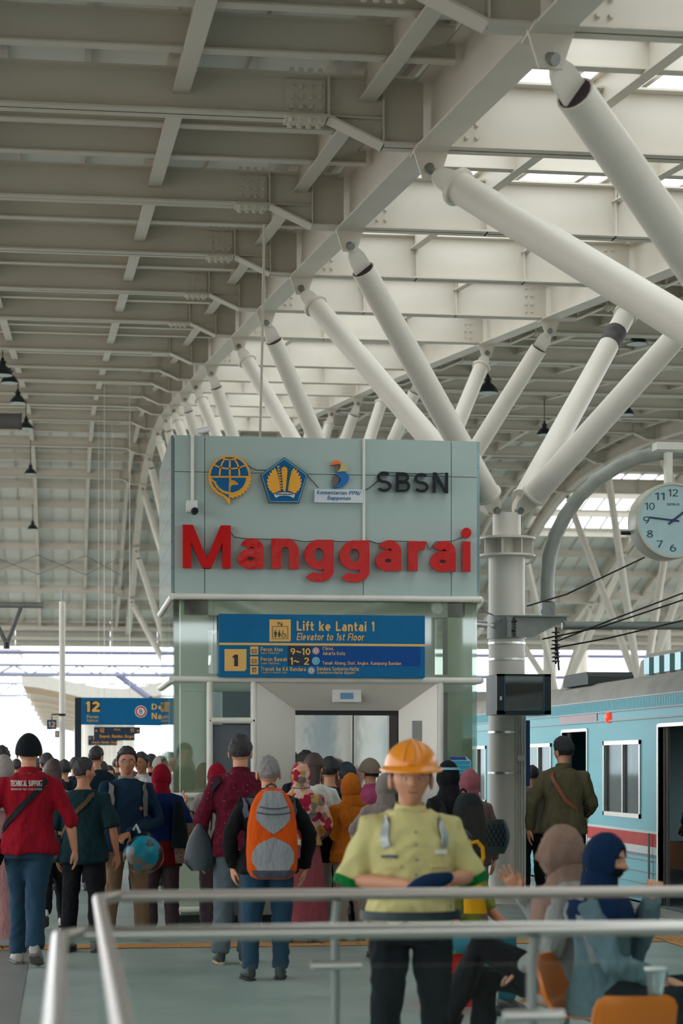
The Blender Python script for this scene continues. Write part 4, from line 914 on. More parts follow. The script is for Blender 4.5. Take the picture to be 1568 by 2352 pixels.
# ------------------------------------------------------------------ balustrades in front
RAILS = mat('handrail_steel', (196, 194, 188), 0.2, 0.9, 0.03, 4)
RAILM = mat('handrail_satin', (186, 178, 170), 0.4, 0.7, 0.03, 4)
BGL = glass('balustrade_glass', (250, 254, 252), -0.017, 0.97)
def rail_run(name, pts, r, z, posts, label, m, back):
    e = empty(name, (pts[0][0], pts[0][1], 0), label=label, cat='railing')
    MB().tube([(x, y, z) for x, y in pts], r, 16).build('handrail', m, e, smooth=50)
    for (x0, y0, x1, y1) in posts['glass']:
        mb = MB(); mb.bar((x0, y0, z / 2 - .02), (x1, y1, z / 2 - .02), .012, z - .16); mb.build('glass_panel', BGL, e)
    for x, y in posts['post']:
        p = MB().tube([(x, y, 0), (x, y, z - .1), (x + .005, y - .02, z - .02)], .016, 10).build('post', GALV, e, smooth=50)
        MB().tube([(x - .09, y - .02, z - .25), (x + .09, y - .02, z - .25)], .018, 8).build('glass_clamp', CHROME, p, smooth=50)
        MB().tube([(x, y, 0), (x, y, .015)], .06, 14).build('foot', GALV, p)
    return e
rail_run('glass_balustrade', [(.1, 2.5), (.12, 7.05), (.2, 7.2), (5.7, 7.2)], .021, 1.1, {'glass': [(.22, 7.2, 1.9, 7.2), (1.93, 7.2, 3.6, 7.2), (3.63, 7.2, 5.5, 7.2), (.12, 3, .12, 7.1)], 'post': [(X_(770, 7.2), 7.2), (3.62, 7.2), (5.6, 7.2)]}, 'farther glass balustrade with satin steel handrail', RAILM, 0)
rail_run('glass_balustrade', [(-.02, 2.5), (-.01, 5.75), (.06, 5.86), (4.5, 5.86)], .023, 1.08, {'glass': [(.1, 5.86, 1.34, 5.86), (1.38, 5.86, 2.6, 5.86), (2.63, 5.86, 4.4, 5.86), (-.01, 3, -.01, 5.8)], 'post': [(X_(1222, 5.86), 5.86), (2.62, 5.86), (-.01, 3.4)]}, 'nearest glass balustrade with shiny chrome handrail', RAILS, 0)
# ------------------------------------------------------------------ seats, red box, cup
ORG_S = mat('orange_plastic', (226, 122, 22), 0.35, 0, 0.04, 4)
def seat_chair(x, y, rz, label, m, w=.34):
    c = empty('waiting_chair', (x, y, 0), rz, label=label, cat='chair', group='moulded waiting chairs')
    ORG[c.name] = Vector((0, 0, 0))
    rings = []
    def panel(rows, th):
        V = []
        for (yy, zz, ww) in rows:
            k = 8
            V.append([(ww * (i / k * 2 - 1), yy + .03 * (1 - (i / k * 2 - 1) ** 2) , zz) for i in range(k + 1)])
        mb = MB(); front = [[Vector(p) for p in r] for r in V]; back = [[p + Vector((0, th, 0.004)) for p in r] for r in front]
        n = 9; R = len(front)
        vs = [p for r in front for p in r] + [p for r in back for p in r]; o = R * n
        fs = []
        for i in range(R - 1):
            for k in range(n - 1):
                fs.append((i * n + k, i * n + k + 1, (i + 1) * n + k + 1, (i + 1) * n + k)); fs.append((o + i * n + k, o + (i + 1) * n + k, o + (i + 1) * n + k + 1, o + i * n + k + 1))
            for k in (0, n - 1): fs.append((i * n + k, (i + 1) * n + k, o + (i + 1) * n + k, o + i * n + k))
        for i in (0, R - 1):
            for k in range(n - 1): fs.append((i * n + k, i * n + k + 1, o + i * n + k + 1, o + i * n + k))
        return mb.add(vs, fs)
    h = w / 2
    panel([(.16, .43, h * .92), (.2, .5, h), (.22, .58, h), (.24, .63, h * .99), (.245, .66, h * .9), (.248, .675, h * .72)], .022).build('backrest', m, c, smooth=50)
    panel([(-.2, .43, h * .9), (-.18, .425, h), (0, .41, h), (.12, .415, h), (.17, .43, h * .95)], .02).build('seat', m, c, smooth=50)
    MB().tube([(0, 0, .4), (0, 0, .2)], .025, 8).build('pedestal', GALV, c); MB().box(-.2, .2, -.03, .03, .18, .22).build('beam', GALV, c)
    for sx in (-1, 1): MB().tube([(sx * .17, 0, .2), (sx * .17, .02, 0)], .018, 8).build('leg', GALV, c)
    return c
CH1 = atd(1385, 8.3); CH1.y -= .22; seat_chair(CH1.x, CH1.y, math.pi, 'orange moulded chair seen from behind with a cup on its edge', ORG_S, .33)
LA, LB = atd(1296, 9.9), atd(1378, 9.4)
seat_chair(LA.x, LA.y, math.radians(-112), 'orange chair under the person in the beige hijab', ORG_S, .4)
seat_chair(LB.x, LB.y, math.radians(62), 'orange chair under the person in the navy hijab', ORG_S, .4)
a0, a1 = at(1016, 2140, 12.9), at(1118, 2140, 12.9)
rb = empty('red_box', ((a0.x + a1.x) / 2, 13.0, 0), label='red plastic box used as a seat behind the worker', cat='box')
REDB = mat('red_plastic', (206, 4, 4), 0.45, spec=.25)
MB().box(a0.x, a1.x, 12.9, 13.3, .07, .44).build('body', REDB, rb)
MB().box(a0.x - .012, a1.x + .012, 12.88, 13.32, .0, .07).build('base_rim', REDB, rb)
MB().box(a0.x - .012, a1.x + .012, 12.88, 13.32, .44, .475).build('lid', REDB, rb)
MB().box(a0.x + .05, a1.x - .05, 12.885, 12.9, .12, .40).build('front_panel', REDB, rb)
# ------------------------------------------------------------------ pendant lamps
LBK = mat('lamp_shade_dark', (34, 40, 44), 0.35, 0.2); LWH = mat('lamp_glass_white', (200, 214, 214), 0.5)
def pendant(px, py, Y, label, big=.2):
    p = at(px, py, Y); e = empty('pendant_lamp', p, label=label, cat='lamp', group='bell shaped pendant lamps under the roof')
    ORG[e.name] = Vector((0, 0, 0))
    R = big
    MB().lathe([(R, 0), (R * .98, .02), (R * .8, .09), (R * .5, .16), (R * .3, .19), (R * .28, .23), (R * .36, .24), (R * .36, .27), (R * .2, .28), (R * .12, .34)], (0, 0, 0), 20).build('shade', LBK, e, smooth=40)
    MB().tube([(0, 0, -.004), (0, 0, .012)], R * .93, 20).build('diffuser', LWH, e)
    zt = bz(Y) + .2 - p.z
    MB().tube([(0, 0, .33), (0, 0, max(.6, zt))], .012, 6).build('cord', BLACK, e)
for (px, py, Y), l in zip([(6, 862, 40), (22, 880, 45.5), (41, 926, 50), (60, 985, 55), (70, 1089, 66), (75, 1216, 76)],
        ['pendant lamp cut by the left edge of the picture', 'pendant lamp just below the leftmost one', 'third bell lamp in the descending left row', 'bell lamp beside the end of the grey pipe', 'bell lamp in front of the pale far purlins', 'lowest and farthest bell lamp of the left row']): pendant(px, py, Y, l)
for (px, py, Y), l in zip([(1120, 903, 37), (1250, 999, 50), (1436, 953, 44), (1462, 790, 36)], ['bell lamp beside the tube behind the tower', 'small bell lamp between two long slanting tubes', 'bell lamp above the arched mast', 'bell lamp partly hidden behind the thick slanting tube']): pendant(px, py, Y, l)
# ------------------------------------------------------------------ left side: masts, posts, signs
p = at(50, 968, 20); pm = empty('mast_pipe', p, label='thick grey pipe end entering at the left below the lamps', cat='pipe')
MB().tube([(p.x, p.y, p.z), (p.x - 8, p.y, p.z)], .075, 14).build('pipe', mat('pipe_dark', (96, 96, 92), 0.6), pm, smooth=40)
MB().tube([(p.x, p.y, p.z), (p.x - .02, p.y, p.z)], .08, 14).build('end_cap', MATS['pipe_dark'], pm, smooth=40)
p = at(100, 1390, 34); pm = empty('mast_pipe', p, label='thinner grey pipe with V shaped struts at the far left', cat='pipe')
MB().tube([p, p + Vector((-8, 0, 0))], .05, 12).build('pipe', GALV, pm, smooth=40)
v0 = at(15, 1480, 34)
MB().tube([at(48, 1395, 34), v0], .035, 10).build('strut', MATS['pipe_dark'], pm); MB().tube([at(-25, 1395, 34), v0], .035, 10).build('strut', MATS['pipe_dark'], pm)
MB().tube([v0 + Vector((0, 0, .03)), v0 - Vector((0, 0, .07))], .05, 10).build('joint', BLACK, pm)
p = at(143, 1382, 35); po = empty('white_post', (p.x, 35, 0), label='tall slim white post with a bracket standing left of the sign', cat='post')
MB().tube([(p.x, 35, 0), (p.x, 35, p.z)], .052, 14).build('pole', TUBEW, po, smooth=40)
MB().tube([(p.x, 35, p.z), (p.x, 35, p.z + .2)], .02, 8).build('pole_tip', GALV, po)
for py in (1642,): MB().tube([(p.x, 35, Z_(143, py, 35) - .02), (p.x, 35, Z_(143, py, 35) + .02)], .058, 14).build('clamp', BLACK, po)
MB().tube([at(143, 1641, 34.95), at(119, 1641, 34.95), at(119, 1653, 34.95)], .012, 6).build('bracket_arm', BLACK, po)
f3 = pxmap(0, 1550, 3.7333)
def flagsign(u0, u1, v0, v1, Y, s, tb, label, pole=None):
    e = empty('platform_number_sign', f3((u0 + u1) / 2, v1, Y), label=label, cat='sign')
    mb = MB(); pg(mb, [(u0, v0), (u1, v0), (u1, v1), (u0, v1)], f3, Y, .04); mb.build('board', mat('flag_sign_blue', (0, 66, 124), 0.4), e)
    txt(s, tb, f3, Y - .004, .004, GOLD, 'lettering', e, .03)
    if pole: q = f3(pole, v1, Y); MB().tube([(q.x, Y + .06, 0), (q.x, Y + .06, q.z + .5)], .03, 8).build('pole', TUBEW, e)
flagsign(403, 484, 386, 466, 34.9, '12', (415, 474, 402, 450), 'small blue sign with a gold 12 hanging from the post bracket')
flagsign(470, 550, 478, 538, 50, '12', (478, 540, 490, 526), 'second blue 12 sign half hidden behind the white post', 540)
Yp = 33.5
p0 = f3(642, 0, Yp); ps = empty('platform_sign', (p0.x, Yp, 0), label='big blue Platform 12 sign on a dark pillar left of the tower', cat='sign')
mb = MB(); mb.box(f3(642, 0, Yp).x, f3(697, 0, Yp).x, Yp, Yp + .25, 0, f3(670, 195, Yp).z); mb.build('pillar', mat('sign_pillar', (18, 34, 48), 0.4), ps)
mb = MB(); pg(mb, [(695, 195), (1900, 203), (1900, 440), (695, 424)], f3, Yp - .01, .24); mb.build('board', SB, ps)
for s, b, bo, sh in (('12', (737, 855, 228, 318), .035, 0), ('Peron', (745, 842, 345, 373), .015, 0), ('Platform', (743, 842, 381, 403), .01, .2), ('Depok,', (1300, 1560, 248, 312), .02, 0), ('Nambo,', (1300, 1570, 326, 390), .02, 0)):
    txt(s, b, f3, Yp - .016, .004, GOLD, 'lettering', ps, bo, sh)
mb = MB(); pg(mb, [(737, 222), (858, 222), (858, 324), (737, 324)], f3, Yp - .012, .002); mb.build('number_patch', SDK, ps)
badge(f3, 1207, 315, 52, 'B', mat('badge_red', (206, 40, 60), 0.5), LINEW, Yp - .016, ps)
def hang(u0, u1, v0, v1, Y, lines, label):
    e = empty('hanging_sign', f3((u0 + u1) / 2, v1, Y), label=label, cat='sign')
    mb = MB(); pg(mb, [(u0, v0), (u1, v0), (u1, (v0 + v1) / 2), (u1 - 46, (v0 + v1) / 2 + 4), (u1 - 46, v1), (u0, v1)], f3, Y, .1); mb.build('board', mat('sign_navy', (16, 40, 62), 0.4), e)
    for s, b in lines: txt(s, b, f3, Y - .005, .004, mat('sign_orange', (222, 148, 62), 0.5), 'lettering', e, .02)
    for u in (u0 + 90, u1 - 90):
        q = f3(u, v0, Y); MB().tube([(q.x, Y + .05, q.z), (q.x, Y + .05, bz(Y) + .71)], .007, 6).build('hanger_rod', TUBEW, e)
hang(805, 1202, 447, 562, 50, [('< 12', (815, 893, 460, 493)), ('Peron', (980, 1030, 460, 476)), ('11 >', (1118, 1195, 460, 493)), ('Depok, Nambo, Bogor', (855, 1150, 514, 546))], 'dark hanging sign reading 12, 11 and Depok, Nambo, Bogor')
hang(755, 1050, 522, 604, 62, [('< 1', (762, 805, 530, 555)), ('Depok, Nambo, Bogor', (790, 1014, 570, 592))], 'lower hanging sign half covered by the nearer one')
# ------------------------------------------------------------------ people
JOBS = []
def job(name, mb, voxel, parent, mats, sm=4, disp=0.0, seed=0, isl=None, zone=None, label=None):
    ob = bpy.data.objects.new(name, bpy.data.meshes.new(name)); COL.objects.link(ob); ob.parent = parent
    JOBS.append((ob, mb, voxel, sm, disp, seed, isl or [], mats if isinstance(mats, (list, tuple)) else [mats], zone))
    if label: ob['label'] = label
    return ob
def run_jobs():
    tmp = []
    for ob, mb, voxel, sm, disp, seed, isl, mats, zone in JOBS:
        t = bpy.data.objects.new('t', mb.mesh('t')); COL.objects.link(t)
        r = t.modifiers.new('r', 'REMESH'); r.mode = 'VOXEL'; r.voxel_size = voxel
        s = t.modifiers.new('s', 'SMOOTH'); s.iterations = sm; s.factor = 0.5
        tmp.append(t)
    dg = bpy.context.evaluated_depsgraph_get(); dg.update()
    out = []
    for t, (ob, mb, voxel, sm, disp, seed, isl, mats, zone) in zip(tmp, JOBS):
        me = bpy.data.meshes.new_from_object(t.evaluated_get(dg))
        n = len(me.vertices); co = np.empty(n * 3); me.vertices.foreach_get('co', co); co = co.reshape(-1, 3)
        fs = [tuple(p.vertices) for p in me.polygons]
        if disp:
            no = np.empty(n * 3); me.vertices.foreach_get('normal', no); no = no.reshape(-1, 3)
            am = np.array([noise.noise(Vector((p[0] * 7 + seed * 3.1, p[1] * 7, p[2] * 4.0 + p[0] * 5))) + 1.1 * (.35 - abs(noise.noise(Vector((p[0] * 9 + seed, p[1] * 9, p[2] * 13 + p[0] * 9 * (1 if p[0] > 0 else -1)))))) + .4 * noise.noise(Vector((p[0] * 20 + seed, p[1] * 20, p[2] * 15))) for p in co])
            co = co + no * (am * disp)[:, None]
        vs = [tuple(p) for p in co]; mi = [0] * len(fs)
        if zone: mi = [zone(co[list(f)].mean(0)) for f in fs]
        for iv, jf in isl:
            b = len(vs); vs += [tuple(p) for p in iv]; fs += [tuple(i + b for i in f) for f in jf]; mi += [0] * len(jf)
        m2 = bpy.data.meshes.new(ob.name); m2.from_pydata(vs, [], fs)
        m2.polygons.foreach_set('material_index', mi)
        smooth_mesh(m2, True)
        for m in mats: m2.materials.append(m)
        old = ob.data; ob.data = m2; bpy.data.meshes.remove(old); bpy.data.meshes.remove(me)
        out.append((vs, fs))
    for t in tmp: d = t.data; bpy.data.objects.remove(t); bpy.data.meshes.remove(d)
    JOBS.clear()
    return out
def sst(a, b, x):
    t = min(1, max(0, (x - a) / (b - a))); return t * t * (3 - 2 * t)
def head_r(d):
    x, y, z = d
    ax, ay, az = .0745, .096, .118
    low = max(0, -z)
    ax *= 1 - .30 * low ** 1.6; ay *= 1 - (.10 if y < 0 else .34) * low ** 1.5
    r = 1 / math.sqrt((x / ax) ** 2 + (y / ay) ** 2 + (z / az) ** 2)
    if y < 0:
        g = lambda u, s: math.exp(-(u / s) ** 2)
        r += .026 * g(x, .13) * g(z + .22, .13) * sst(0, .6, -y) + .012 * g(x, .1) * g(z + .02, .2)
        r -= .010 * (g(x - .36, .17) + g(x + .36, .17)) * g(z + .0, .13)
        r += .005 * g(z - .2, .1) * g(x, .6) * sst(.3, .8, -y)
        r += .006 * g(x, .28) * g(z + .52, .06) + .006 * g(x, .28) * g(z + .64, .06) - .004 * g(x, .3) * g(z + .58, .03)
        r += .006 * g(x, .2) * g(z + .85, .14) + .004 * (g(x - .55, .2) + g(x + .55, .2)) * g(z + .2, .2)
    return r
def star(off, n=36, m=26):
    """closed star shaped surface: head radius plus off(direction)"""
    V = []; fs = []
    for i in range(m + 1):
        ph = math.pi * i / m
        for k in range(n):
            t = 2 * math.pi * k / n
            d = (math.sin(ph) * math.sin(t), -math.sin(ph) * math.cos(t), math.cos(ph))
            V.append(Vector(d) * (head_r(d) + off(d)))
    for i in range(m):
        for k in range(n): fs.append((i * n + k, (i + 1) * n + k, (i + 1) * n + (k + 1) % n, i * n + (k + 1) % n))
    return V, fs
HEADV = star(lambda d: 0, 40, 32)
def hair_off(style, seed=0):
    def f(d):
        x, y, z = d; fr = -y
        if style == 'bald': thr = .75 if fr > .1 else -.45 + .9 * sst(-.3, .5, fr)
        else: thr = -.42 if fr < -.45 else (-.42 + .36 * sst(-.45, .0, fr) + .70 * sst(.0, .6, fr))
        t = sst(-.1, .1, z - thr)
        th = {'short': .016, 'crop': .010, 'bald': .008, 'full': .024, 'cap': .02}[style]
        nn = noise.noise(Vector((x * 5 + seed, y * 5, z * 5))) * .008 + noise.noise(Vector((x * 22 + seed, y * 22, z * 14))) * .005
        return -.014 + t * (.014 + th * (.35 + .65 * sst(-.35, .35, z)) + nn + (.006 * max(0, z)))
    return f
# hand templates: wrist at origin, fingers along -Z, palm towards +X, thumb towards -Y
def hand_mb(curl, spread=.0, th=0.5):
    mb = MB()
    mb.tube([(0, 0, .02), (0, 0, -.01), (0, -.002, -.04), (.002, 0, -.078), (.003, 0, -.09)], [(.022, .026), (.018, .026), (.016, .038), (.014, .04), (.012, .036)], 12, flat=(1, 0, 0))
    for i, (y, L) in enumerate(((-.03, .068), (-.010, .078), (.010, .072), (.029, .056))):
        p = Vector((.002, y, -.082)); a = 0; pts = [p + Vector((0, 0, .02)), p]
        sp = spread * (i - 1.5) * .12
        for q, c in ((.45, .7), (.32, 1.1), (.23, .8)):
            a += curl * c * (1 + .08 * i)
            p = p + Vector((math.sin(a), math.sin(sp), -math.cos(a))) * L * q; pts.append(p)
        mb.tube(pts, [.0085, .0088, .0082, .0076, .0062], 8)
    b = Vector((.006, -.028, -.022)); d1 = Vector((.35 * th + .1, -.75, -.65)).normalized(); d2 = Vector((.5 * th, -.2, -.95)).normalized()
    mb.tube([b - d1 * .012, b + d1 * .03, b + d1 * .03 + d2 * .028, b + d1 * .03 + d2 * .05], [.013, .0115, .0095, .007], 8)
    return mb
HP_ = {'relaxed': (.33, .3, .5), 'grip': (.95, 0, 1.2), 'open': (.08, 1.2, .2)}
dummy = []
for k in HP_:
    dummy.append(job('hand_template', hand_mb(*HP_[k]), .0048, None, []))
res = run_jobs(); HANDS = dict(zip(HP_, res))
for o in dummy: bpy.data.objects.remove(o)

def skin(c): return mat('skin_%d' % c[0], c, 0.55, 0, 0.05, 14, 0.1, 90)
SK1, SK2, SK3 = (196, 140, 108), (176, 118, 88), (206, 152, 122)
HAIRB = mat('hair_black', (26, 24, 26), 0.42, 0, 0.35, 26, 0.6, 80, stretch=(6, 6, 1))
HAIRG = mat('hair_grey', (128, 126, 122), 0.7, 0, 0.25, 40, 0.6, 80)
HAIRD = mat('hair_dark_grey', (46, 44, 44), 0.7, 0, 0.25, 40, 0.6, 80)
HAIRBR = mat('hair_brown', (64, 44, 36), 0.45, 0, 0.4, 22, 0.6, 70, stretch=(6, 6, 1))
TR = [(.80, .165, .112, 0), (.86, .172, .12, 0), (.93, .17, .122, 0), (1.02, .152, .108, 0), (1.12, .152, .108, -.005), (1.22, .168, .116, -.008), (1.30, .172, .116, 0), (1.36, .145, .1, .006), (1.405, .095, .078, .012), (1.44, .07, .066, .01)]
class Person: pass
PEOPLE = []
def person(label, px, d, H, rot, top, bottom, hair=('short', HAIRB), sk=SK1, w=1.0, dep=1.0, armL=None, armR=None, sleeve=1.0, hem=.82, tuck=False, legL=None, legR=None, skirt=None,
           lean=0.0, seat=0.0, hyaw=0, hpitch=0, hijab=None, shoes=(40, 40, 42), hands=('relaxed', 'relaxed'), face=False, hs=1.0, vox=.015, pos=None, collar=None, cape=True, topz=None, grp=None, sole=None, zoff=0, hroll=0, nofeet=False):
    P = Person(); P.k = k = H / 1.70; seedv = len(PEOPLE) * 7.3
    loc = Vector(pos) if pos else atd(px, d); loc.z += zoff
    root = empty('person', loc, math.radians(rot), label=label, cat='person', group=grp); ORG[root.name] = Vector((0, 0, 0))
    P.root = root; P.loc = loc; P.rot = rot; PEOPLE.append(P)
    def up(p): return Vector((p[0], p[1] + lean * (p[2] - .95), p[2] + seat))
    P.up = up; P.w, P.dep = w, dep
    S = lambda p: Vector(p) * k
    def ringat(z, add=0.0):
        for a, b in zip(TR, TR[1:]):
            if z <= b[0] or b is TR[-1]:
                t = (z - a[0]) / (b[0] - a[0]); t = max(-1, min(1, t)); return [(a[i] + (b[i] - a[i]) * t) for i in range(4)]
    P.ringat = ringat
    def surf(ang, z, o=.022):
        _, rx, ry, cy = ringat(z); a = math.radians(ang)
        return S(up(((rx * w + o) * math.sin(a), cy - (ry * dep + o) * math.cos(a), z)))
    P.surf = surf
    def trings(zs, add, n=22):
        R = []
        for z in zs:
            _, rx, ry, cy = ringat(z); r = []
            ad = add(z) if callable(add) else add
            for i in range(n):
                t = 2 * math.pi * i / n; c, s = math.cos(t), math.sin(t)
                e = .88
                c2, s2 = math.copysign(abs(c) ** e, c), math.copysign(abs(s) ** e, s)
                r.append(S(up(((rx * w + ad) * c2, cy + (ry * dep + ad) * s2, z))))
            R.append(r)
        return R
    sh = {1: Vector((.168 * w, .006, 1.345)), -1: Vector((-.168 * w, .006, 1.345))}
    arms = {}
    for sg, a in ((1, armL), (-1, armR)):
        if a is None: a = [(.252 * w * sg, .03, 1.10), (.262 * w * sg, -.05, .86)]
        arms[sg] = [sh[sg], Vector(a[0]), Vector(a[1])]
    legs = {}
    for sg, a in ((1, legL), (-1, legR)):
        if a is None: a = [(.098 * sg, -.015, .49), (.105 * sg, .02, .085)]
        hipz = .90 + seat
        legs[sg] = [Vector((.085 * sg * w, 0, hipz)), Vector(a[0]), Vector(a[1])]
    P.arms, P.legs, P.S = arms, legs, S
    SKM = skin(sk)
    # --- body: one continuous skin
    mb = MB(); mb.loft(trings([.82, .9, 1.0, 1.12, 1.25, 1.34, 1.4, 1.43], -.008))
    mb.tube([S(up((0, .012, 1.40))), S(up((0, .008, 1.46))), S(up((0, -.004, 1.55)))], [.062 * k, .056 * k, .058 * k], 14)
    for sg in (1, -1):
        s_, e_, wr = [S(up(p)) for p in arms[sg]]
        mb.tube([S(up((.08 * sg, 0, 1.365))), s_, s_.lerp(e_, .5), e_, e_.lerp(wr, .35), wr, wr + (wr - e_).normalized() * .012], [.05 * k, .055 * k, .047 * k, .038 * k, .04 * k, .027 * k, .024 * k], 12)
        h_, kn, an = [S(p) for p in legs[sg]]
        mb.tube([h_ + Vector((0, 0, .04)), h_, h_.lerp(kn, .5), kn, kn.lerp(an, .35), an, an + Vector((0, 0, -.03))], [.07 * k, .082 * k, .07 * k, .052 * k, .052 * k, .036 * k, .036 * k], 12)
    hc = up((0, -.012 + (-.01 if hpitch > 0 else 0), 1.578))
    HM = Matrix.Translation(S(hc)) @ Matrix.Rotation(math.radians(hyaw), 4, 'Z') @ Matrix.Rotation(math.radians(hpitch), 4, 'X') @ Matrix.Rotation(math.radians(hroll), 4, 'Y') @ Matrix.Scale(k * hs, 4)
    P.HM = HM
    isl = [([HM @ v for v in HEADV[0]], HEADV[1])]
    if not hijab:
        for sg in (1, -1):
            e = MB().ell((.083 * sg, .012, -.012), (.011, .021, .034), 10, 8); isl.append(([HM @ Vector(v) for v in e.v], e.f))
    for sg, pose in ((1, hands[0]), (-1, hands[1])):
        if pose is None: continue
        s_, e_, wr = [S(up(p)) for p in arms[sg]]
        z = -(wr - e_).normalized(); inn = Vector((-sg, -.25, 0)) if abs(z.z) > .5 else Vector((-sg * .3, .2, -1))
        x = (inn - z * inn.dot(z)).normalized(); y = z.cross(x)
        if y.y > 0 and abs(z.z) > .5: y = -y
        M = Matrix((x, y, z)).transposed().to_4x4()
        M = Matrix.Translation(wr) @ M @ Matrix.Scale(k * 1.04, 4)
        isl.append(([M @ Vector(v) for v in HANDS[pose][0]], HANDS[pose][1]))
    P.body = job('body', mb, vox, root, SKM, 3, 0, isl=isl)
    # --- top
    if top is not None:
        hem_ = hem
        zs = [z for z in [hem_, .84, .9, .97, 1.04, 1.12, 1.2, 1.28, 1.34, 1.38, 1.41, 1.428] if z >= hem_]
        add = (lambda z: .020 + .020 * sst(1.1, .8, z)) if not tuck else (lambda z: .018 + .012 * sst(1.1, 1.0, z))
        mb = MB(); mb.loft(trings(zs, add))
        for sg in (1, -1):
            s_, e_, wr = [S(up(p)) for p in arms[sg]]
            path = [S(up((.07 * sg, 0.006, 1.368))), s_, s_.lerp(e_, .5), e_, e_.lerp(wr, .5), wr]
            rr = [.055 * k, .066 * k, .064 * k, .058 * k, .053 * k, .046 * k]
            sv = sleeve if not isinstance(sleeve, tuple) else sleeve[0 if sg == 1 else 1]
            if sv <= .5:
                e2 = s_.lerp(e_, min(1, sv * 2 + .05)); path = path[:2] + [s_.lerp(e2, .5), e2]; rr = [.055 * k, .068 * k, .07 * k, .072 * k]
            elif sv < 1:
                path[-1] = e_.lerp(wr, (sv - .5) * 2); path[-2] = e_.lerp(path[-1], .5)
            mb.tube(path, rr, 14)
        nm = 'shirt'
        P.top = job(nm, mb, vox * .9, root, top, 3, .015, seedv, zone=topz)
    # --- trousers or skirt
    if skirt:
        zs = [1.0, .9, .75, .55, .35, skirt]; R = []
        for i, z in enumerate(zs):
            rr = .155 + (.0, .03, .05, .07, .09, .11)[i]
            R.append([S((rr * w * (1 + .05 * math.sin(q * 7 * 2 * math.pi / 28 * (1 if i > 1 else 0))) * math.cos(2 * math.pi * q / 28), rr * .8 * (1 + .06 * math.sin(q * 5 + i)) * math.sin(2 * math.pi * q / 28), z + seat)) for q in range(28)])
        o = MB().loft(R).build('skirt', bottom, root, smooth=60)
    else:
        mb = MB(); mb.loft(trings([.80, .86, .93, 1.0] if seat == 0 else [.84, .9, .96, 1.0], .010))
        for sg in (1, -1):
            h_, kn, an = [S(p) for p in legs[sg]]
            mb.tube([h_ + Vector((0, 0, .03)), h_, h_.lerp(kn, .5), kn, kn.lerp(an, .5), an + Vector((0, 0, .0))], [.09 * k, .104 * k, .092 * k, .076 * k, .07 * k, .066 * k], 14)
        P.trousers = job('trousers', mb, vox, root, bottom, 3, .012, seedv + 5)
    # --- shoes
    if not nofeet:
        SM = mat('shoe_%d_%d_%d' % tuple(shoes), shoes, 0.5); SO = mat('sole_%d' % (sole or (shoes[0] // 2 + 8,))[0], (sole or (shoes[0] // 2 + 8,) * 3), 0.7)
        for sg in (1, -1):
            kn, an = S(legs[sg][1]), S(legs[sg][2])
            pit = math.radians(max(0, (an.z - .085 * k) / k * 330))  # heel lifted: toes point down
            M = Matrix.Translation(an) @ Matrix.Rotation(math.radians(8 * sg), 4, 'Z') @ Matrix.Rotation(pit, 4, 'X') @ Matrix.Scale(k, 4)
            def ring(y, wd, z0, z1): return [M @ Vector((wd * math.cos(t) * (1 if math.sin(t) > 0 else 1.05), y, (z0 + z1) / 2 + (z1 - z0) / 2 * math.copysign(abs(math.sin(t)) ** .7, math.sin(t)))) for t in [2 * math.pi * q / 12 for q in range(12)]]
            sob = MB().loft([ring(.065, .025, -.062, -.01), ring(.055, .036, -.07, .03), ring(.02, .04, -.07, .045), ring(-.03, .04, -.07, .02), ring(-.09, .046, -.07, -.005), ring(-.14, .046, -.07, -.02), ring(-.175, .035, -.07, -.035), ring(-.188, .015, -.066, -.045)]).build('shoe', SM, root, smooth=50)
            MB().loft([ring(.068, .024, -.085, -.062), ring(.05, .041, -.085, -.062), ring(-.03, .043, -.085, -.062), ring(-.1, .05, -.085, -.062), ring(-.15, .048, -.085, -.062), ring(-.19, .016, -.083, -.06)]).build('sole', SO, sob, smooth=50)
    # --- hair or hijab
    def hb(V, fs, name, m, par=root): return MB().add([HM @ v for v in V], fs).build(name, m, par, smooth=70)
    if hijab:
        op = face
        def off(d):
            x, y, z = d
            if op:
                inside = sst(.95, .8, math.hypot(x / .62, (z + .16) / .78)) if y < 0 else 0
                return .016 - .05 * inside + .004 * noise.noise(Vector((x * 3, y * 3, z * 3)) * 2)
            return .02 + .012 * sst(.2, -.8, z) + .005 * noise.noise(Vector((x * 3 + seedv, y * 3, z * 3)) * 2)
        V, fs = star(off, 36, 24); hj = hb(V, fs, 'hijab', hijab)
        if not cape:
            R = []
            for z, rx, ry, cy in ((1.53, .08, .09, .004), (1.47, .086, .09, .008), (1.43, .1, .092, .012), (1.40, .118, .092, .012), (1.375, .13, .09, .01)):
                R.append([S(up((rx * math.cos(t), cy + ry * math.sin(t) * (1 + .03 * math.sin(7 * t)), z))) for t in [2 * math.pi * q / 26 for q in range(26)]])
            MB().loft(R).build('hijab_neck', hijab, root, smooth=70)
        if cape:
            R = []
            for z, rx, ry, cy in ((1.52, .078, .088, 0), (1.46, .085, .09, .004), (1.42, .12, .1, .008), (1.385, .175 * w + .03, .115 * dep + .03, .006), (1.33, .195 * w + .03, .13 * dep + .03, .0), (1.27, .19 * w + .025, .135 * dep + .03, -.005)):
                R.append([S(up((rx * math.cos(t) * (1 + .02 * math.sin(5 * t + seedv)), cy + ry * math.sin(t) * (1 + .03 * math.sin(7 * t + z * 9)), z - (.05 * abs(math.sin(t)) if z < 1.3 else 0)))) for t in [2 * math.pi * q / 30 for q in range(30)]])
            MB().loft(R).build('hijab_drape', hijab, root, smooth=70)
    elif hair:
        st, hm = hair
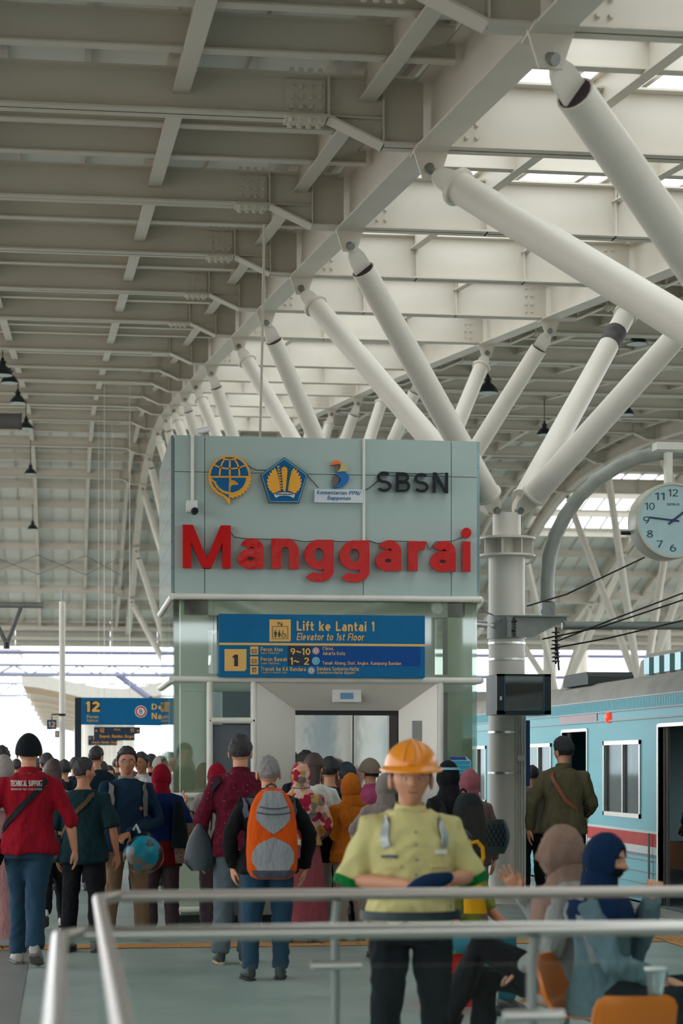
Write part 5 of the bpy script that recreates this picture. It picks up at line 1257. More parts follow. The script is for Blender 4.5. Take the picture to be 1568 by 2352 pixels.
        if st == 'long':
            V, fs = star(hair_off('full', seedv)); ho = hb(V, fs, 'hair', hm)
            R = []
            for z, rx, ry, cy in ((.02, .088, .06, .055), (-.06, .09, .058, .058), (-.14, .092, .05, .065), (-.22, .088, .042, .075), (-.30, .075, .032, .08), (-.37, .045, .02, .08)):
                R.append([HM @ Vector((rx * math.cos(t) * (1 + .04 * math.sin(9 * t)), cy + ry * math.sin(t), z)) for t in [2 * math.pi * q / 24 for q in range(24)]])
            MB().loft(R).build('hair_length', hm, root, smooth=60)
        else:
            V, fs = star(hair_off(st, seedv), 60, 44); ho = hb(V, fs, 'hair', hm)
    if collar:
        cm = collar if not isinstance(collar, bool) else top
        R = []
        for z, r in ((1.418, .083), (1.45, .072), (1.462, .07), (1.455, .066), (1.425, .068)):
            R.append([S(up((r * math.cos(t), .012 + r * .92 * math.sin(t), z + .012 * math.sin(t)))) for t in [2 * math.pi * q / 22 for q in range(22)]])
        MB().loft(R, caps=False).build('collar', cm, root, smooth=60)
    if face:
        EY = mat('eye_white', (210, 204, 196), 0.3); IR = mat('iris_dark', (36, 26, 22), 0.2); LP = mat('lip', (150, 88, 78), 0.5)
        def hp(d, o=0): d = Vector(d).normalized(); return d * (head_r(d) + o)
        for sg in (1, -1):
            c = hp((.36 * sg, -1, .0), -.008); e = MB().ell((0, 0, 0), (.0145, .010, .0075), 12, 8)
            eo = MB().add([HM @ (Vector(v) + c) for v in e.v], e.f).build('eye', EY, root, smooth=True)
            e = MB().ell((0, 0, 0), (.0062, .004, .0065), 10, 6); c2 = c + Vector((0, -.0085, 0))
            MB().add([HM @ (Vector(v) + c2) for v in e.v], e.f).build('iris', IR, eo, smooth=True)
            pts = [HM @ hp((.36 * sg + q * sg, -1, .22 + .05 * (1 - (q / .22) ** 2)), .001) for q in (-.22, -.1, 0, .12, .24)]
            MB().tube(pts, [.002 * k, .004 * k, .0045 * k, .004 * k, .002 * k], 6).build('eyebrow', HAIRB, root, smooth=True)
        pts = [HM @ hp((q, -1, -.66 + .03 * (q / .25) ** 2), -.002) for q in (-.26, -.13, 0, .13, .26)]
        MB().tube(pts, [.003 * k, .006 * k, .007 * k, .006 * k, .003 * k], 8).build('lips', LP, root, smooth=True)
    return P
def pempty(P, name, label, cat, grp=None):
    e = empty(name, P.loc, math.radians(P.rot), label=label, cat=cat, group=grp); ORG[e.name] = Vector((0, 0, 0)); return e
def strap(P, pts, wid, m, parent, name='strap', o=.03):
    """band lying on the torso through (angle, z) stations"""
    L = []
    for (a0, z0), (a1, z1) in zip(pts, pts[1:]):
        for q in range(6): t = q / 6; L.append((a0 + (a1 - a0) * t, z0 + (z1 - z0) * t))
    L.append(pts[-1]); C = [P.surf(a, z, o) for a, z in L]; R = []
    for i, (a, z) in enumerate(L):
        n = (P.surf(a, z, o + .05) - P.surf(a, z, o)).normalized(); t = (C[min(i + 1, len(C) - 1)] - C[max(i - 1, 0)]).normalized(); b = n.cross(t).normalized()
        R.append([C[i] + b * wid / 2 - n * .004, C[i] + b * wid / 2 + n * .004, C[i] - b * wid / 2 + n * .004, C[i] - b * wid / 2 - n * .004])
    return MB().loft(R).build(name, m, parent, smooth=50)
def sack(rows, n=20, e=.75):
    """soft bag: stacked super-elliptic rings (cx, cy, z, rx, ry)"""
    mb = MB(); R = []
    for cx_, cy_, z, rx, ry in rows:
        R.append([Vector((cx_ + rx * math.copysign(abs(math.cos(t)) ** e, math.cos(t)), cy_ + ry * math.copysign(abs(math.sin(t)) ** e, math.sin(t)), z)) for t in [2 * math.pi * q / n for q in range(n)]])
    return mb.loft(R)
def backpack(P, z0, z1, W, D, main, panels, label, straps, name='backpack', off=.0):
    k = P.k; e = pempty(P, name, label, 'backpack')
    _, rx, ry, cy = P.ringat(1.15); yb = (cy + ry * P.dep + .03) * k
    H = z1 - z0
    prof = [(0, .62, .45), (.03, .82, .7), (.1, .96, .9), (.3, 1.0, 1.0), (.6, .95, .95), (.8, .82, .8), (.92, .62, .6), (.98, .4, .42), (1, .22, .25)]
    ly = lambda z: P.up((0, 0, z / k))[1] * k if P.up((0, 0, 1))[1] else 0
    sack([(off, yb + D / 2, z0 + H * t, W / 2 * a, D / 2 * (.4 + .6 * b)) for t, a, b in prof]).build('body', main, e, smooth=60)
    def at_(u, t):
        for p, q in zip(prof, prof[1:]):
            if t <= q[0] or q is prof[-1]:
                s = (t - p[0]) / (q[0] - p[0]); a, b = p[1] + (q[1] - p[1]) * s, p[2] + (q[2] - p[2]) * s; break
        x = u * W / 2; c = min(1, abs(u / a)); sy = max(0, 1 - c ** (1 / .375)) ** .375
        return Vector((off + x, yb + D / 2 + D / 2 * (.4 + .6 * b) * sy + .006, z0 + H * t))
    for nm, m, fn, t0, t1 in panels:
        R = []
        for i in range(13):
            t = t0 + (t1 - t0) * i / 12; u = fn(t); R.append([at_(-u + 2 * u * j / 10, t) for j in range(11)])
        front = [p for r in R for p in r]; nF = len(front)
        fs = [(i * 11 + j, i * 11 + j + 1, (i + 1) * 11 + j + 1, (i + 1) * 11 + j) for i in range(12) for j in range(10)]
        back = [p - Vector((0, .012, 0)) for p in front]
        fs2 = [tuple(x + nF for x in reversed(f)) for f in fs]
        for i in range(12):
            for j in (0, 10): fs2.append((i * 11 + j, (i + 1) * 11 + j, nF + (i + 1) * 11 + j, nF + i * 11 + j))
        MB().add(front + back, fs + fs2).build(nm, m, e, smooth=60)
    for sg in (1, -1):
        strap(P, [(180 - sg * 45, 1.25), (180 - sg * 55, 1.33), (90 * sg, 1.375) if False else (180 - sg * 70, 1.365), (sg * 60, 1.36), (sg * 40, 1.28), (sg * 45, 1.1)], .06 * k, straps, e, 'shoulder_strap', .05)
    top = [(.04, .0), (.03, .03), (0, .045), (-.03, .03), (-.04, 0)]
    MB().tube([Vector((off + a, yb + .03, z1 - .015 + b)) for a, b in top], .009, 8).build('grab_loop', straps, e, smooth=60)
    return e
def held(P, name, label, cat): return pempty(P, name, label, cat)
def lrp(table):
    def f(t):
        for (a, va), (b, vb) in zip(table, table[1:]):
            if t <= b: return va + (vb - va) * (t - a) / (b - a)
        return table[-1][1]
    return f
JEANS = mat('denim_blue', (14, 54, 76), 0.9, 0, 0.16, 5, 0.3, 90); JEANSG = mat('denim_grey', (80, 92, 98), 0.9, 0, 0.14, 5, 0.3, 90)
BLK = cloth((24, 26, 30), 'cloth_black'); NAVY = cloth((20, 48, 72), 'cloth_navy'); KHAKI = cloth((146, 120, 92), 'cloth_khaki'); STR = cloth((40, 42, 46), 'strap_dark')
# --- red shirt technician
P = person('person in a red shirt lettered TECHNICAL SUPPORT and black cap walking away', 66, 15.7, 1.77, 180, cloth((158, 14, 36)), JEANS, hair=('crop', HAIRB), sleeve=.62, collar=True, hem=.83, shoes=(150, 148, 142), sole=(96, 92, 88), w=1.04,
           armR=[(-.30, .05, 1.09), (-.335, -.03, .86)], armL=[(.31, .02, 1.1), (.34, -.12, .9)], legL=[(.07, -.16, .52), (.08, -.2, .085)], legR=[(-.05, .02, .5), (-.05, .16, .15)], hyaw=4)
V, fs = star(lambda d: -.02 + .046 * sst(-.32, -.18, d[2] - .05 * d[1] * -1) if d[1] > -.1 else -.02 + .046 * sst(.3, .42, d[2]), 40, 30)
MB().add([P.HM @ v for v in V], fs).build('cap', cloth((18, 26, 30), 'cap_black'), P.root, smooth=60)
def back_text(P, s, x0, x1, z0, z1, m, bold=.01, o=.034):
    a, f = glyph(s, bold, 0, 1.0); lo, hi = a.min(0), a.max(0); mb = MB(); vs = []
    for p in a:
        u = x0 + (p[0] - lo[0]) / (hi[0] - lo[0]) * (x1 - x0); z = z0 + (p[1] - lo[1]) / (hi[1] - lo[1]) * (z1 - z0)
        _, rx, ry, cy = P.ringat(z / P.k); X = -u
        yy = cy * P.k + (ry * P.dep * P.k + o) * math.sqrt(max(.05, 1 - (abs(u) / (rx * P.w * P.k + .03)) ** 2.4))
        vs.append((X, yy + (p[2] > 0) * .003, z))
    return mb.add(vs, f).build('lettering', m, P.root)
WTX = mat('print_white', (205, 196, 190), 0.8)
back_text(P, 'TECHNICAL SUPPORT', -.135, .105, 1.385, 1.43, WTX, .03); back_text(P, 'INTEGRATED TIME CLOCK SYSTEM', -.13, .10, 1.355, 1.37, WTX, 0)
e = pempty(P, 'crossbody_bag', 'black crossbody bag strap across the red shirt', 'bag')
strap(P, [(100, 1.0), (140, 1.1), (180, 1.23), (215, 1.35), (238, 1.385)], .045, STR, e); sack([(.26, -.02, .78 + .04 * i, .05 + .03 * math.sin(math.pi * i / 5), .07 + .03 * math.sin(math.pi * i / 5)) for i in range(6)]).build('pouch', BLK, e, smooth=60)
e_ = MB().tube([Vector((-.262, .04, 1.30)) , Vector((-.27, .045, 1.305))], .032, 14).build('arm_patch', WTX, P.root)
# --- person in dark tee
P = person('person in a dark teal T-shirt with grey hair seen from behind', 192, 16.9, 1.60, 160, cloth((20, 52, 58)), BLK, hair=('crop', HAIRD), sleeve=.5, sk=SK2, w=1.1, dep=1.1, hem=.78, hyaw=-38, armL=[(.27, .02, 1.08), (.27, -.06, .84)], legL=[(.12, 0, .49), (.13, .02, .085)], legR=[(-.12, 0, .49), (-.13, .02, .085)])
e = pempty(P, 'crossbody_bag', 'olive patterned bag on a tan strap at the hip of the dark shirted person', 'bag')
strap(P, [(95, .95), (140, 1.1), (180, 1.25), (215, 1.37), (235, 1.39)], .035, cloth((108, 88, 68), 'strap_tan'), e)
sack([(.25, .02, .74 + .045 * i, .05 + .035 * math.sin(math.pi * i / 5), .08 + .05 * math.sin(math.pi * i / 5)) for i in range(6)]).build('pouch', spots('camo', [(70, 72, 60), (110, 112, 100), (60, 96, 92), (84, 80, 62)], 22), e, smooth=60)
# --- long haired person walking
P = person('person with long brown hair in white top and black trousers walking away', 122, 19.3, 1.58, 176, cloth((196, 192, 184)), BLK, hair=('long', HAIRBR), sleeve=.8, shoes=(196, 192, 186), sole=(40, 40, 40), legL=[(.07, .02, .5), (.07, .2, .17)], legR=[(-.07, -.1, .5), (-.09, -.14, .085)], w=.92)
# --- person with glasses
P = person('person in glasses and navy jacket facing the camera with a phone', 291, 18.0, 1.69, 6, NAVY, KHAKI, hair=('short', HAIRB), sk=SK2, sleeve=1.0, hem=.80, face=True, w=1.06, collar=cloth((150, 146, 134), 'collar_grey'), hyaw=-4, hs=1.04,
           armR=[(-.275, .02, 1.08), (-.285, -.06, .80)], armL=[(.285, .0, 1.05), (-.02, -.27, .95)], hands=('grip', 'relaxed'), legL=[(.12, 0, .49), (.14, .02, .085)], legR=[(-.13, 0, .49), (-.17, .02, .085)])
g = MB()
FR = mat('spectacle_frame', (70, 64, 62), 0.3, 0.6)
for sg in (1, -1): g.tube([P.HM @ Vector((.031 * sg + .021 * math.cos(t), -.102 + .006 * abs(math.cos(t)), .0 + .015 * math.sin(t))) for t in [2 * math.pi * q / 16 for q in range(17)]], .0018, 6, caps=False)
g.tube([P.HM @ Vector((-.01, -.104, .003)), P.HM @ Vector((.01, -.104, .003))], .0018, 6)
for sg in (1, -1): g.tube([P.HM @ Vector((.052 * sg, -.098, .004)), P.HM @ Vector((.078 * sg, 0, .006))], .0018, 6)
go = g.build('spectacles', FR, P.root)
for sg in (1, -1): MB().tube([P.HM @ Vector((.031 * sg, -.104, 0)), P.HM @ Vector((.031 * sg, -.1055, 0))], .017, 16).build('lens', glass('spectacle_lens', (225, 232, 236), 0.14, 0.9), go)
e = pempty(P, 'backpack', 'grey straps of a backpack worn by the person in glasses', 'backpack')
for sg in (1, -1): strap(P, [(sg * 70, 1.375), (sg * 48, 1.355), (sg * 42, 1.25), (sg * 52, 1.1)], .055, cloth((118, 116, 108), 'strap_grey'), e, 'shoulder_strap', .036)
sack([(0, .24, .98 + .07 * i, .15, .08) for i in range(6)]).build('body', STR, e, smooth=60)
MB().prism_ax([(0, -.02), (.02, 0), (0, .02), (-.02, 0)], P.surf(32, 1.17, .036), (1, 0, 0), (0, 0, 1), (0, -.004, 0)).build('badge_patch', cloth((150, 110, 90), 'patch_tan'), P.root)
w_ = P.S(P.up(P.arms[1][2])); ph = pempty(P, 'phone', 'dark phone held by the person in glasses', 'phone')
pc = w_ + Vector((-.11, -.03, .01)); MB().bar(pc + Vector((0, 0, -.055)), pc + Vector((0, 0, .075)), .012, .07, up=(1, .4, 0)).build('case', mat('phone_case', (70, 56, 50), 0.3), ph)
bc = w_ + Vector((.12, -.06, -.16)); pb = pempty(P, 'plastic_bag', 'clear plastic bag with a teal and grey ball hanging from his arm', 'bag')
MB().ell(bc, (.155, .13, .15), 20, 14).build('ball', spots('ball_print', [(0, 150, 176), (120, 116, 114), (20, 140, 164), (140, 134, 130), (26, 40, 46)], 12, rough=.35), pb, smooth=True)
sack([(bc.x, bc.y, bc.z - .17 + .05 * i, r, r * .85) for i, r in enumerate((.08, .15, .175, .18, .17, .14, .09, .05))], e=.9).build('film', glass('bag_film', (244, 246, 246), 0.0, 0.97, .3), pb, smooth=60)
MB().tube([bc + Vector((-.03, 0, .17)), bc + Vector((-.06, .02, .24)), w_ + Vector((.04, 0, .03))], .012, 6).build('handle', mat('bag_handle', (190, 200, 200), 0.4), pb)
# --- people behind him
person('dark haired person in dark jacket seen behind the person in glasses', 221, 25, 1.75, 165, cloth((18, 40, 50)), BLK, hyaw=-20, vox=.02)
P = person('person in white collar glancing left beside the red hijab', 326, 23.4, 1.67, -32, cloth((206, 206, 204)), BLK, hair=('crop', HAIRB), sk=SK2, face=True, collar=True, sleeve=.5, vox=.018, hs=1.06)
person('dark haired person right behind the person in white collar', 347, 26, 1.66, 180, cloth((20, 30, 52)), BLK, vox=.02, collar=True)
P = person('person in a cream cap at the tower corner', 368, 25, 1.62, 180, cloth((40, 52, 60)), BLK, vox=.02)
def cap(P, m, brim=True, back=False):
    V, fs = star(lambda d: -.02 + .056 * sst(-.02, .1, d[2] - .12 * (-d[1])), 40, 30); c = MB().add([P.HM @ v for v in V], fs).build('cap', m, P.root, smooth=60)
    R = []
    for t in [math.pi * q / 12 for q in range(13)]:
        o = Vector((.072 * math.cos(t), -.055 - .105 * math.sin(t) ** .8, .045 - .02 * math.sin(t))); i = Vector((.07 * math.cos(t), -.05, .05)); R.append([P.HM @ i, P.HM @ o, P.HM @ (o + Vector((0, 0, .006))), P.HM @ (i + Vector((0, 0, .006)))])
    MB().loft(R).build('cap_brim', m, c, smooth=60)
cap(P, cloth((190, 184, 168), 'cap_cream'))
# --- red hijab person
RU = cloth((116, 12, 22)); P = person('person in a red hijab and blue and red uniform seen from behind', 370, 18.5, 1.54, 168, [cloth((14, 40, 96)), RU], cloth((76, 60, 64)), hijab=cloth((150, 10, 36), 'hijab_red'), cape=False, sleeve=1.0, hem=.70, sk=SK2, topz=lambda p: 1 if p[2] < .86 else 0, w=1.02,
           armR=[(-.27, .02, 1.1), (-.24, -.2, 1.05)], hyaw=-15, legL=[(.1, 0, .5), (.1, .02, .085)])
e = pempty(P, 'spotted_tote', 'brown spotted tote bag hanging behind the red hijab person', 'bag')
sack([(-.26, .06, .66 + .06 * i, .15 - .012 * abs(i - 2.5), .08) for i in range(7)]).build('pouch', spots('leopard', [(58, 44, 38), (126, 102, 88)], 60, [.32]), e, smooth=60)
MB().tube([(-.33, .06, 1.0), (-.3, .05, 1.12), (-.24, .05, 1.14), (-.2, .06, 1.0)], .01, 6).build('handle', cloth((70, 52, 44), 'tote_handle'), e)
e = pempty(P, 'draped_jacket', 'dark jacket draped over the spotted tote', 'jacket')
sack([(-.20 + .004 * i, .14, .80 + .07 * i, .085 - .007 * i, .04) for i in range(7)]).build('cloth', cloth((22, 34, 38), 'jacket_dark'), e, smooth=60)
e = pempty(P, 'water_bottle', 'clear bottle with red label tucked beside the red hijab person', 'bottle')
MB().lathe([(.03, 0), (.033, .02), (.033, .15), (.028, .18), (.012, .2), (.012, .22)], (.2, .1, .86), 14).build('bottle', mat('bottle_clear', (190, 200, 204), 0.15), e, smooth=40)
MB().tube([(.2, .1, .93), (.2, .1, 1.0)], .034, 14).build('label_band', mat('bottle_red', (206, 50, 50), 0.4), e, smooth=40); MB().tube([(.2, .1, 1.08), (.2, .1, 1.1)], .015, 12).build('bottle_cap', mat('bottle_cap_red', (230, 50, 40), 0.4), e, smooth=40)
# --- person with raised hand
P = person('person in a red hijab and white blouse raising one open hand', 498, 18.7, 1.55, 182, cloth((198, 188, 186)), cloth((94, 80, 84)), hijab=cloth((156, 14, 40), 'hijab_crimson'), cape=False, sleeve=1.0, hem=.74, armL=[(.27, -.02, 1.08), (.31, -.12, 1.28)], hands=('open', 'relaxed'), w=1.0)
e = pempty(P, 'small_pouch', 'small black pouch between the tote and the shoulder bag', 'bag')
sack([(.30, .02, .92 + .03 * i, .075, .045) for i in range(4)]).build('pouch', BLK, e, smooth=60); strap(P, [(70, 1.0), (95, 1.2), (110, 1.37)], .02, STR, e)
# --- maroon batik person
BAT = spots('batik_maroon', [(196, 120, 70), (82, 14, 34), (96, 18, 40)], 26, [.10, .6])
P = person('tall person in a maroon patterned shirt with a black shoulder bag', 552, 15.9, 1.77, 172, BAT, JEANSG, hair=('short', HAIRD), sleeve=1.0, hem=.80, collar=True, w=1.1, hyaw=-6, shoes=(34, 40, 44), sole=(176, 160, 140), armL=[(.29, .03, 1.08), (.30, -.03, .82)], legL=[(.12, 0, .49), (.15, .03, .085)], legR=[(-.06, -.02, .49), (-.03, -.05, .085)])
e = pempty(P, 'shoulder_bag', 'black leather shoulder bag hanging at the maroon shirted person', 'bag')
strap(P, [(95, 1.0), (105, 1.15), (118, 1.3), (130, 1.375)], .05, STR, e, o=.05)
BLT = mat('black_leather', (22, 40, 46), 0.4, 0, 0.1, 8, 0.2, 20)
sack([(.30 * P.k, .06, (.70 + .05 * i) * P.k, a, .055 * (1 - .06 * i)) for i, a in enumerate((.07, .115, .12, .11, .10, .08, .05, .02))]).build('pouch', BLT, e, smooth=60)
MB().tube([(.30 * P.k, .06, 1.04 * P.k), (.28 * P.k, .06, 1.1 * P.k)], .012, 6).build('buckle', CHROME, e)
# --- old person with orange backpack
P = person('grey haired person in a black jacket and blue jeans from behind', 617, 14.75, 1.60, 180, cloth((20, 22, 24), 'jacket_black'), JEANS, hair=('crop', HAIRG), sleeve=1.0, hem=.82, collar=True, w=1.12, dep=1.1, lean=-.03, shoes=(24, 36, 40), armL=[(.30, .02, 1.1), (.275, -.05, .86)], armR=[(-.31, .02, 1.1), (-.285, -.05, .85)], legL=[(.13, 0, .49), (.15, .03, .085)], legR=[(-.1, -.02, .49), (-.09, -.02, .085)], hs=1.06)
ORP = cloth((236, 92, 14), 'pack_orange'); GRP = cloth((164, 168, 172), 'pack_grey'); SLP = cloth((84, 92, 102), 'pack_slate')
e = backpack(P, .74, 1.385, .37, .2, ORP, [('top_panel', GRP, lrp([(.5, .02), (.56, .35), (.66, .66), (.78, .62), (.9, .42), (1, .3)]), .5, .97), ('bottom_panel', GRP, lrp([(.1, .6), (.2, .82), (.3, .8), (.38, .62), (.43, .3), (.46, .02)]), .1, .46), ('base_band', SLP, lrp([(.0, .5), (.05, .75), (.12, .86)]), .01, .1)], 'orange and grey backpack worn by the grey haired person', SLP)
for z, u in ((1.24, .1), (1.2, .12)): MB().tube([(-u, .365 - .0, z + .015), (-u * .5, .385, z + .003), (0, .392, z), (u * .5, .385, z + .003), (u, .365, z + .015)], .005, 6).build('zipper', SLP, e)
# --- floral hijab person
FL = spots('floral', [(150, 40, 62), (206, 150, 130), (176, 140, 72), (120, 112, 104), (200, 176, 160), (150, 30, 56)], 20)
P = person('person in a floral hijab and long rose dress', 690, 17.7, 1.56, 172, FL, cloth((168, 84, 92)), hijab=FL, hem=.92, skirt=.09, sleeve=1.0, armR=[(-.26, .02, 1.12), (-.18, -.16, 1.0)], w=1.0)
e = pempty(P, 'lanyard', 'blue and pink lanyard round the floral hijab neck', 'lanyard')
MB().tube([P.S(P.up((.088 * math.cos(t), .0 + .094 * math.sin(t), 1.475 - .01 * math.sin(t)))) for t in [2 * math.pi * q / 20 for q in range(21)]], .006, 5).build('band', cloth((150, 120, 190), 'lanyard_band'), e)
# --- long haired person by the lift
P = person('person with long brown hair and striped white T-shirt in the queue', 722, 18.25, 1.63, 196, mat('tee_striped', (206, 208, 200), 0.9, 0, 0.05, 9, 0.3, 60), cloth((170, 160, 150)), hair=('long', HAIRBR), hyaw=-50, sleeve=.5, w=.96)
e = pempty(P, 'black_bag', 'round black bag hanging behind the striped T-shirt', 'bag')
strap(P, [(140, 1.38), (150, 1.2), (165, 1.0)], .05, cloth((24, 28, 50), 'strap_navy'), e, o=.035)
sack([(-.05, .2, .68 + .055 * i, .07 + .09 * math.sin(math.pi * (i + .6) / 7.2), .06) for i in range(7)]).build('pouch', BLK, e, smooth=60)
person('person in a dark checked shirt near the lift doors', 757, 18.85, 1.60, 178, spots('dark_check', [(24, 40, 48), (30, 54, 62), (18, 28, 36)], 40), BLK, hair=('full', HAIRB), hyaw=-15, vox=.017)
person('person with bushy dark blue black hair facing the lift', 797, 19.3, 1.55, 180, cloth((22, 36, 46)), BLK, hair=('full', mat('hair_blueblack', (16, 40, 54), 0.6, 0, .2, 30, .6, 80)), vox=.018)
person('dark haired person deepest in the lift queue', 702, 19.35, 1.66, 180, cloth((30, 34, 44)), BLK, hair=('full', HAIRB), vox=.018)
# --- orange hoodie
OH = cloth((206, 112, 24), 'hoodie_orange')
P = person('small person in an orange hoodie with the hood up and beige cargo trousers', 806, 17.9, 1.45, 186, OH, cloth((168, 152, 140)), hijab=OH, cape=False, hem=.80, sleeve=1.0, armL=[(.21, .05, 1.08), (.27, -.1, 1.30)], hands=('grip', 'relaxed'), w=1.05, dep=1.08, hs=1.12, hyaw=-12)
R = []
for z, rx, ry, cy in ((1.50, .1, .1, .02), (1.44, .105, .1, .03), (1.40, .15, .105, .02), (1.37, .16, .1, .01)): R.append([P.S((rx * math.cos(t), cy + ry * math.sin(t), z)) for t in [2 * math.pi * q / 24 for q in range(24)]])
MB().loft(R).build('hood_base', OH, P.root, smooth=60)
for sg in (1, -1): sack([P.S((.16 * sg, .0, .52 + .05 * i)).to_tuple() + (.02, .055) for i in range(4)]).build('cargo_pocket', cloth((174, 158, 146), 'pocket_beige'), P.root, smooth=60)
P = person('person in a pink shirt and khaki cap in the queue', 850, 18.9, 1.58, 184, cloth((206, 92, 138)), BLK, hair=('crop', HAIRB), hyaw=20, collar=True)
cap(P, cloth((140, 126, 108), 'cap_khaki'))
e = pempty(P, 'sling_strap', 'dark sling strap across the pink shirt', 'strap'); strap(P, [(205, 1.37), (190, 1.2), (170, 1.05)], .035, cloth((56, 36, 60), 'strap_plum'), e)
P = person('person in a beige hijab and taupe top just behind the worker', 886, 16.4, 1.47, 178, cloth((160, 146, 138)), KHAKI, hijab=cloth((150, 140, 130), 'hijab_beige'), cape=False, sleeve=.5, armL=[(.30, -.02, 1.14), (.26, -.2, 1.0)], w=1.06)
e = pempty(P, 'dark_backpack_straps', 'dark bag strap on the shoulder of the taupe top', 'strap'); strap(P, [(200, 1.1), (205, 1.25), (215, 1.36)], .05, STR, e)
# --- worker with hard hat
YG = mat('work_shirt', (200, 192, 130), 0.9, 0, 0.05, 6, 0.3, 60); GRC = cloth((14, 122, 56), 'cuff_green')
P = person('worker in an orange hard hat and pale yellow work shirt', 943, 9.2, 1.61, 0, YG, cloth((16, 24, 30), 'trousers_black'), hair=('crop', HAIRB), sk=SK1, sleeve=.5, tuck=True, hem=.90, collar=True, face=True, w=1.14, dep=1.08, vox=.011, hs=1.17, hyaw=-5,
           armR=[(-.29, .02, 1.10), (-.05, -.26, 1.09)], armL=[(.30, .03, 1.11), (.11, -.27, 1.11)], hands=('grip', 'grip'), legL=[(.12, 0, .49), (.12, .02, .085)], legR=[(-.12, 0, .49), (-.14, .02, .085)])
HAT = mat('hard_hat_orange', (232, 142, 34), 0.25, 0, 0.03, 3)
ht = pempty(P, 'hard_hat', 'orange safety helmet on the worker', 'helmet')
R = []
for i in range(11):
    a = math.pi / 2 * i / 10; r = math.cos(a); R.append([P.HM @ Vector((.108 * r * math.cos(t), .006 + .130 * r * math.sin(t), .052 + .105 * math.sin(a) + .006 * math.exp(-(r * math.cos(t) / .25) ** 2))) for t in [2 * math.pi * q / 32 for q in range(32)]])
MB().loft(R).build('shell', HAT, ht, smooth=60)
R = []
for rr, z in ((.97, .055), (1.14, .045), (1.18, .041), (1.17, .033), (.95, .045)): R.append([P.HM @ Vector((.108 * rr * math.cos(t), .006 + .130 * (rr + (.10 if math.sin(t) < 0 and rr > 1 else 0)) * math.sin(t), z - (.012 * max(0, -math.sin(t)) if rr > 1 else 0))) for t in [2 * math.pi * q / 32 for q in range(32)]])
MB().loft(R, caps=False).build('brim', HAT, ht, smooth=60)
for sx in (-.4, 0, .4): MB().tube([P.HM @ Vector((.108 * math.cos(a) * math.sin(sx), .006 + .131 * math.cos(a) * (-math.cos(sx)), .054 + .107 * math.sin(a))) for a in [.15 + q * .16 for q in range(8)]], .006, 6).build('ridge', HAT, ht, smooth=60)
SILV = mat('reflective_tape', (150, 158, 158), 0.35, 0.3)
for sg in (1, -1):
    strap(P, [(sg * 62, 1.395), (sg * 44, 1.36), (sg * 38, 1.26)], .042, SILV, P.root, 'reflective_strip', .028)
    s_, e_, wr = [P.S(P.up(p)) for p in P.arms[sg]]
    d_ = (e_ - s_).normalized(); MB().tube([e_ - d_ * .01, e_ + d_ * .03], .071, 18).build('cuff', GRC, P.root, smooth=50)
    strap(P, [(sg * 20, 1.17), (sg * 34, 1.175), (sg * 48, 1.17)], .018, YG, P.root, 'pocket_flap', .028)
for z in (1.06, 1.13, 1.2, 1.27, 1.33): q = P.surf(0, z, .026); MB().tube([q, q + Vector((0, -.004, 0))], .006, 8).build('button', GRS, P.root)
strap(P, [(-46, 1.215), (-34, 1.217), (-24, 1.215)], .014, mat('name_tape', (90, 92, 96), 0.6), P.root, 'name_tape', .029)
strap(P, [(25, 1.235), (33, 1.237), (42, 1.235)], .018, WHITE, P.root, 'name_badge', .029)
strap(P, [(a, .935) for a in range(-180, 181, 30)], .04, BLT, P.root, 'belt', .046)
for i, (x, z, y) in enumerate(((.0, 1.075, -.34),)):
    c_ = P.S((x + .03, y, z + .03)); cl = pempty(P, 'folded_cloth', 'dark blue cloth in the hands of the worker', 'cloth')
    rows = []
    for t in range(9):
        a = math.pi * t / 8; r = math.sin(a) * .06 + .012; rows.append((c_.x + .06 * math.cos(a) * -1 + .006 * math.sin(t * 5), c_.y, c_.z + .045 * -math.cos(a), r * 1.25, r * .75))
    sack(rows, 16, .9).build('cloth', cloth((10, 44, 80), 'cloth_deep_blue'), cl, smooth=60)
# --- black hijab with dark backpack
P = person('person in a black hood with a dark backpack beside the worker', 1031, 16.0, 1.57, 214, BLK, BLK, hijab=BLK, cape=True, sleeve=1.0, w=1.04, hyaw=-20)
backpack(P, .84, 1.33, .32, .17, cloth((46, 50, 52), 'pack_charcoal'), [('front_panel', cloth((62, 58, 54), 'pack_brown_grey'), lrp([(.05, .6), (.2, .8), (.6, .75), (.8, .4)]), .06, .8)], 'dark grey backpack of the person in the black hood', STR)
b_ = P.HM; R = [[b_ @ Vector((r * math.sin(a) , .6 * 0 + r2 * math.cos(a), z)) for a in [math.pi * (-.45 + .9 * q / 12) for q in range(13)]] for r, r2, z in ((.098, .122, .055), (.094, .117, .075))]
MB().loft(R, closed=False).build('headband_print', mat('band_cyan', (120, 170, 186), 0.7), P.root)
P = person('person in a rose pink hijab next to the black hood', 1079, 16.9, 1.50, 184, cloth((120, 92, 90)), cloth((140, 116, 108)), hijab=cloth((166, 96, 106), 'hijab_rose'), cape=False, sleeve=1.0, hyaw=-20, w=.95)
e = pempty(P, 'quilted_bag', 'black quilted bag hanging beside the column', 'bag')
QB = mat('quilted_black', (20, 34, 38), 0.35, 0, .05, 5)
sack([(-.13, .2, .82 + .04 * i, .08 + .07 * math.sin(math.pi * (i + 1) / 9), .055) for i in range(8)]).build('pouch', QB, e, smooth=60)
for i in range(-3, 4):
    for sg in (1, -1):
        pp = [(-.13 + i * .04 + sg * .1 * (q - .5), .258 - .25 * (i * .04 + sg * .1 * (q - .5)) ** 2 * 3, .88 + .18 * q) for q in [j / 6 for j in range(7)]]
        pp = [p for p in pp if abs(p[0] + .13) < .105]
        if len(pp) > 1: MB().tube(pp, .003, 4).build('stitch', BLK, e)
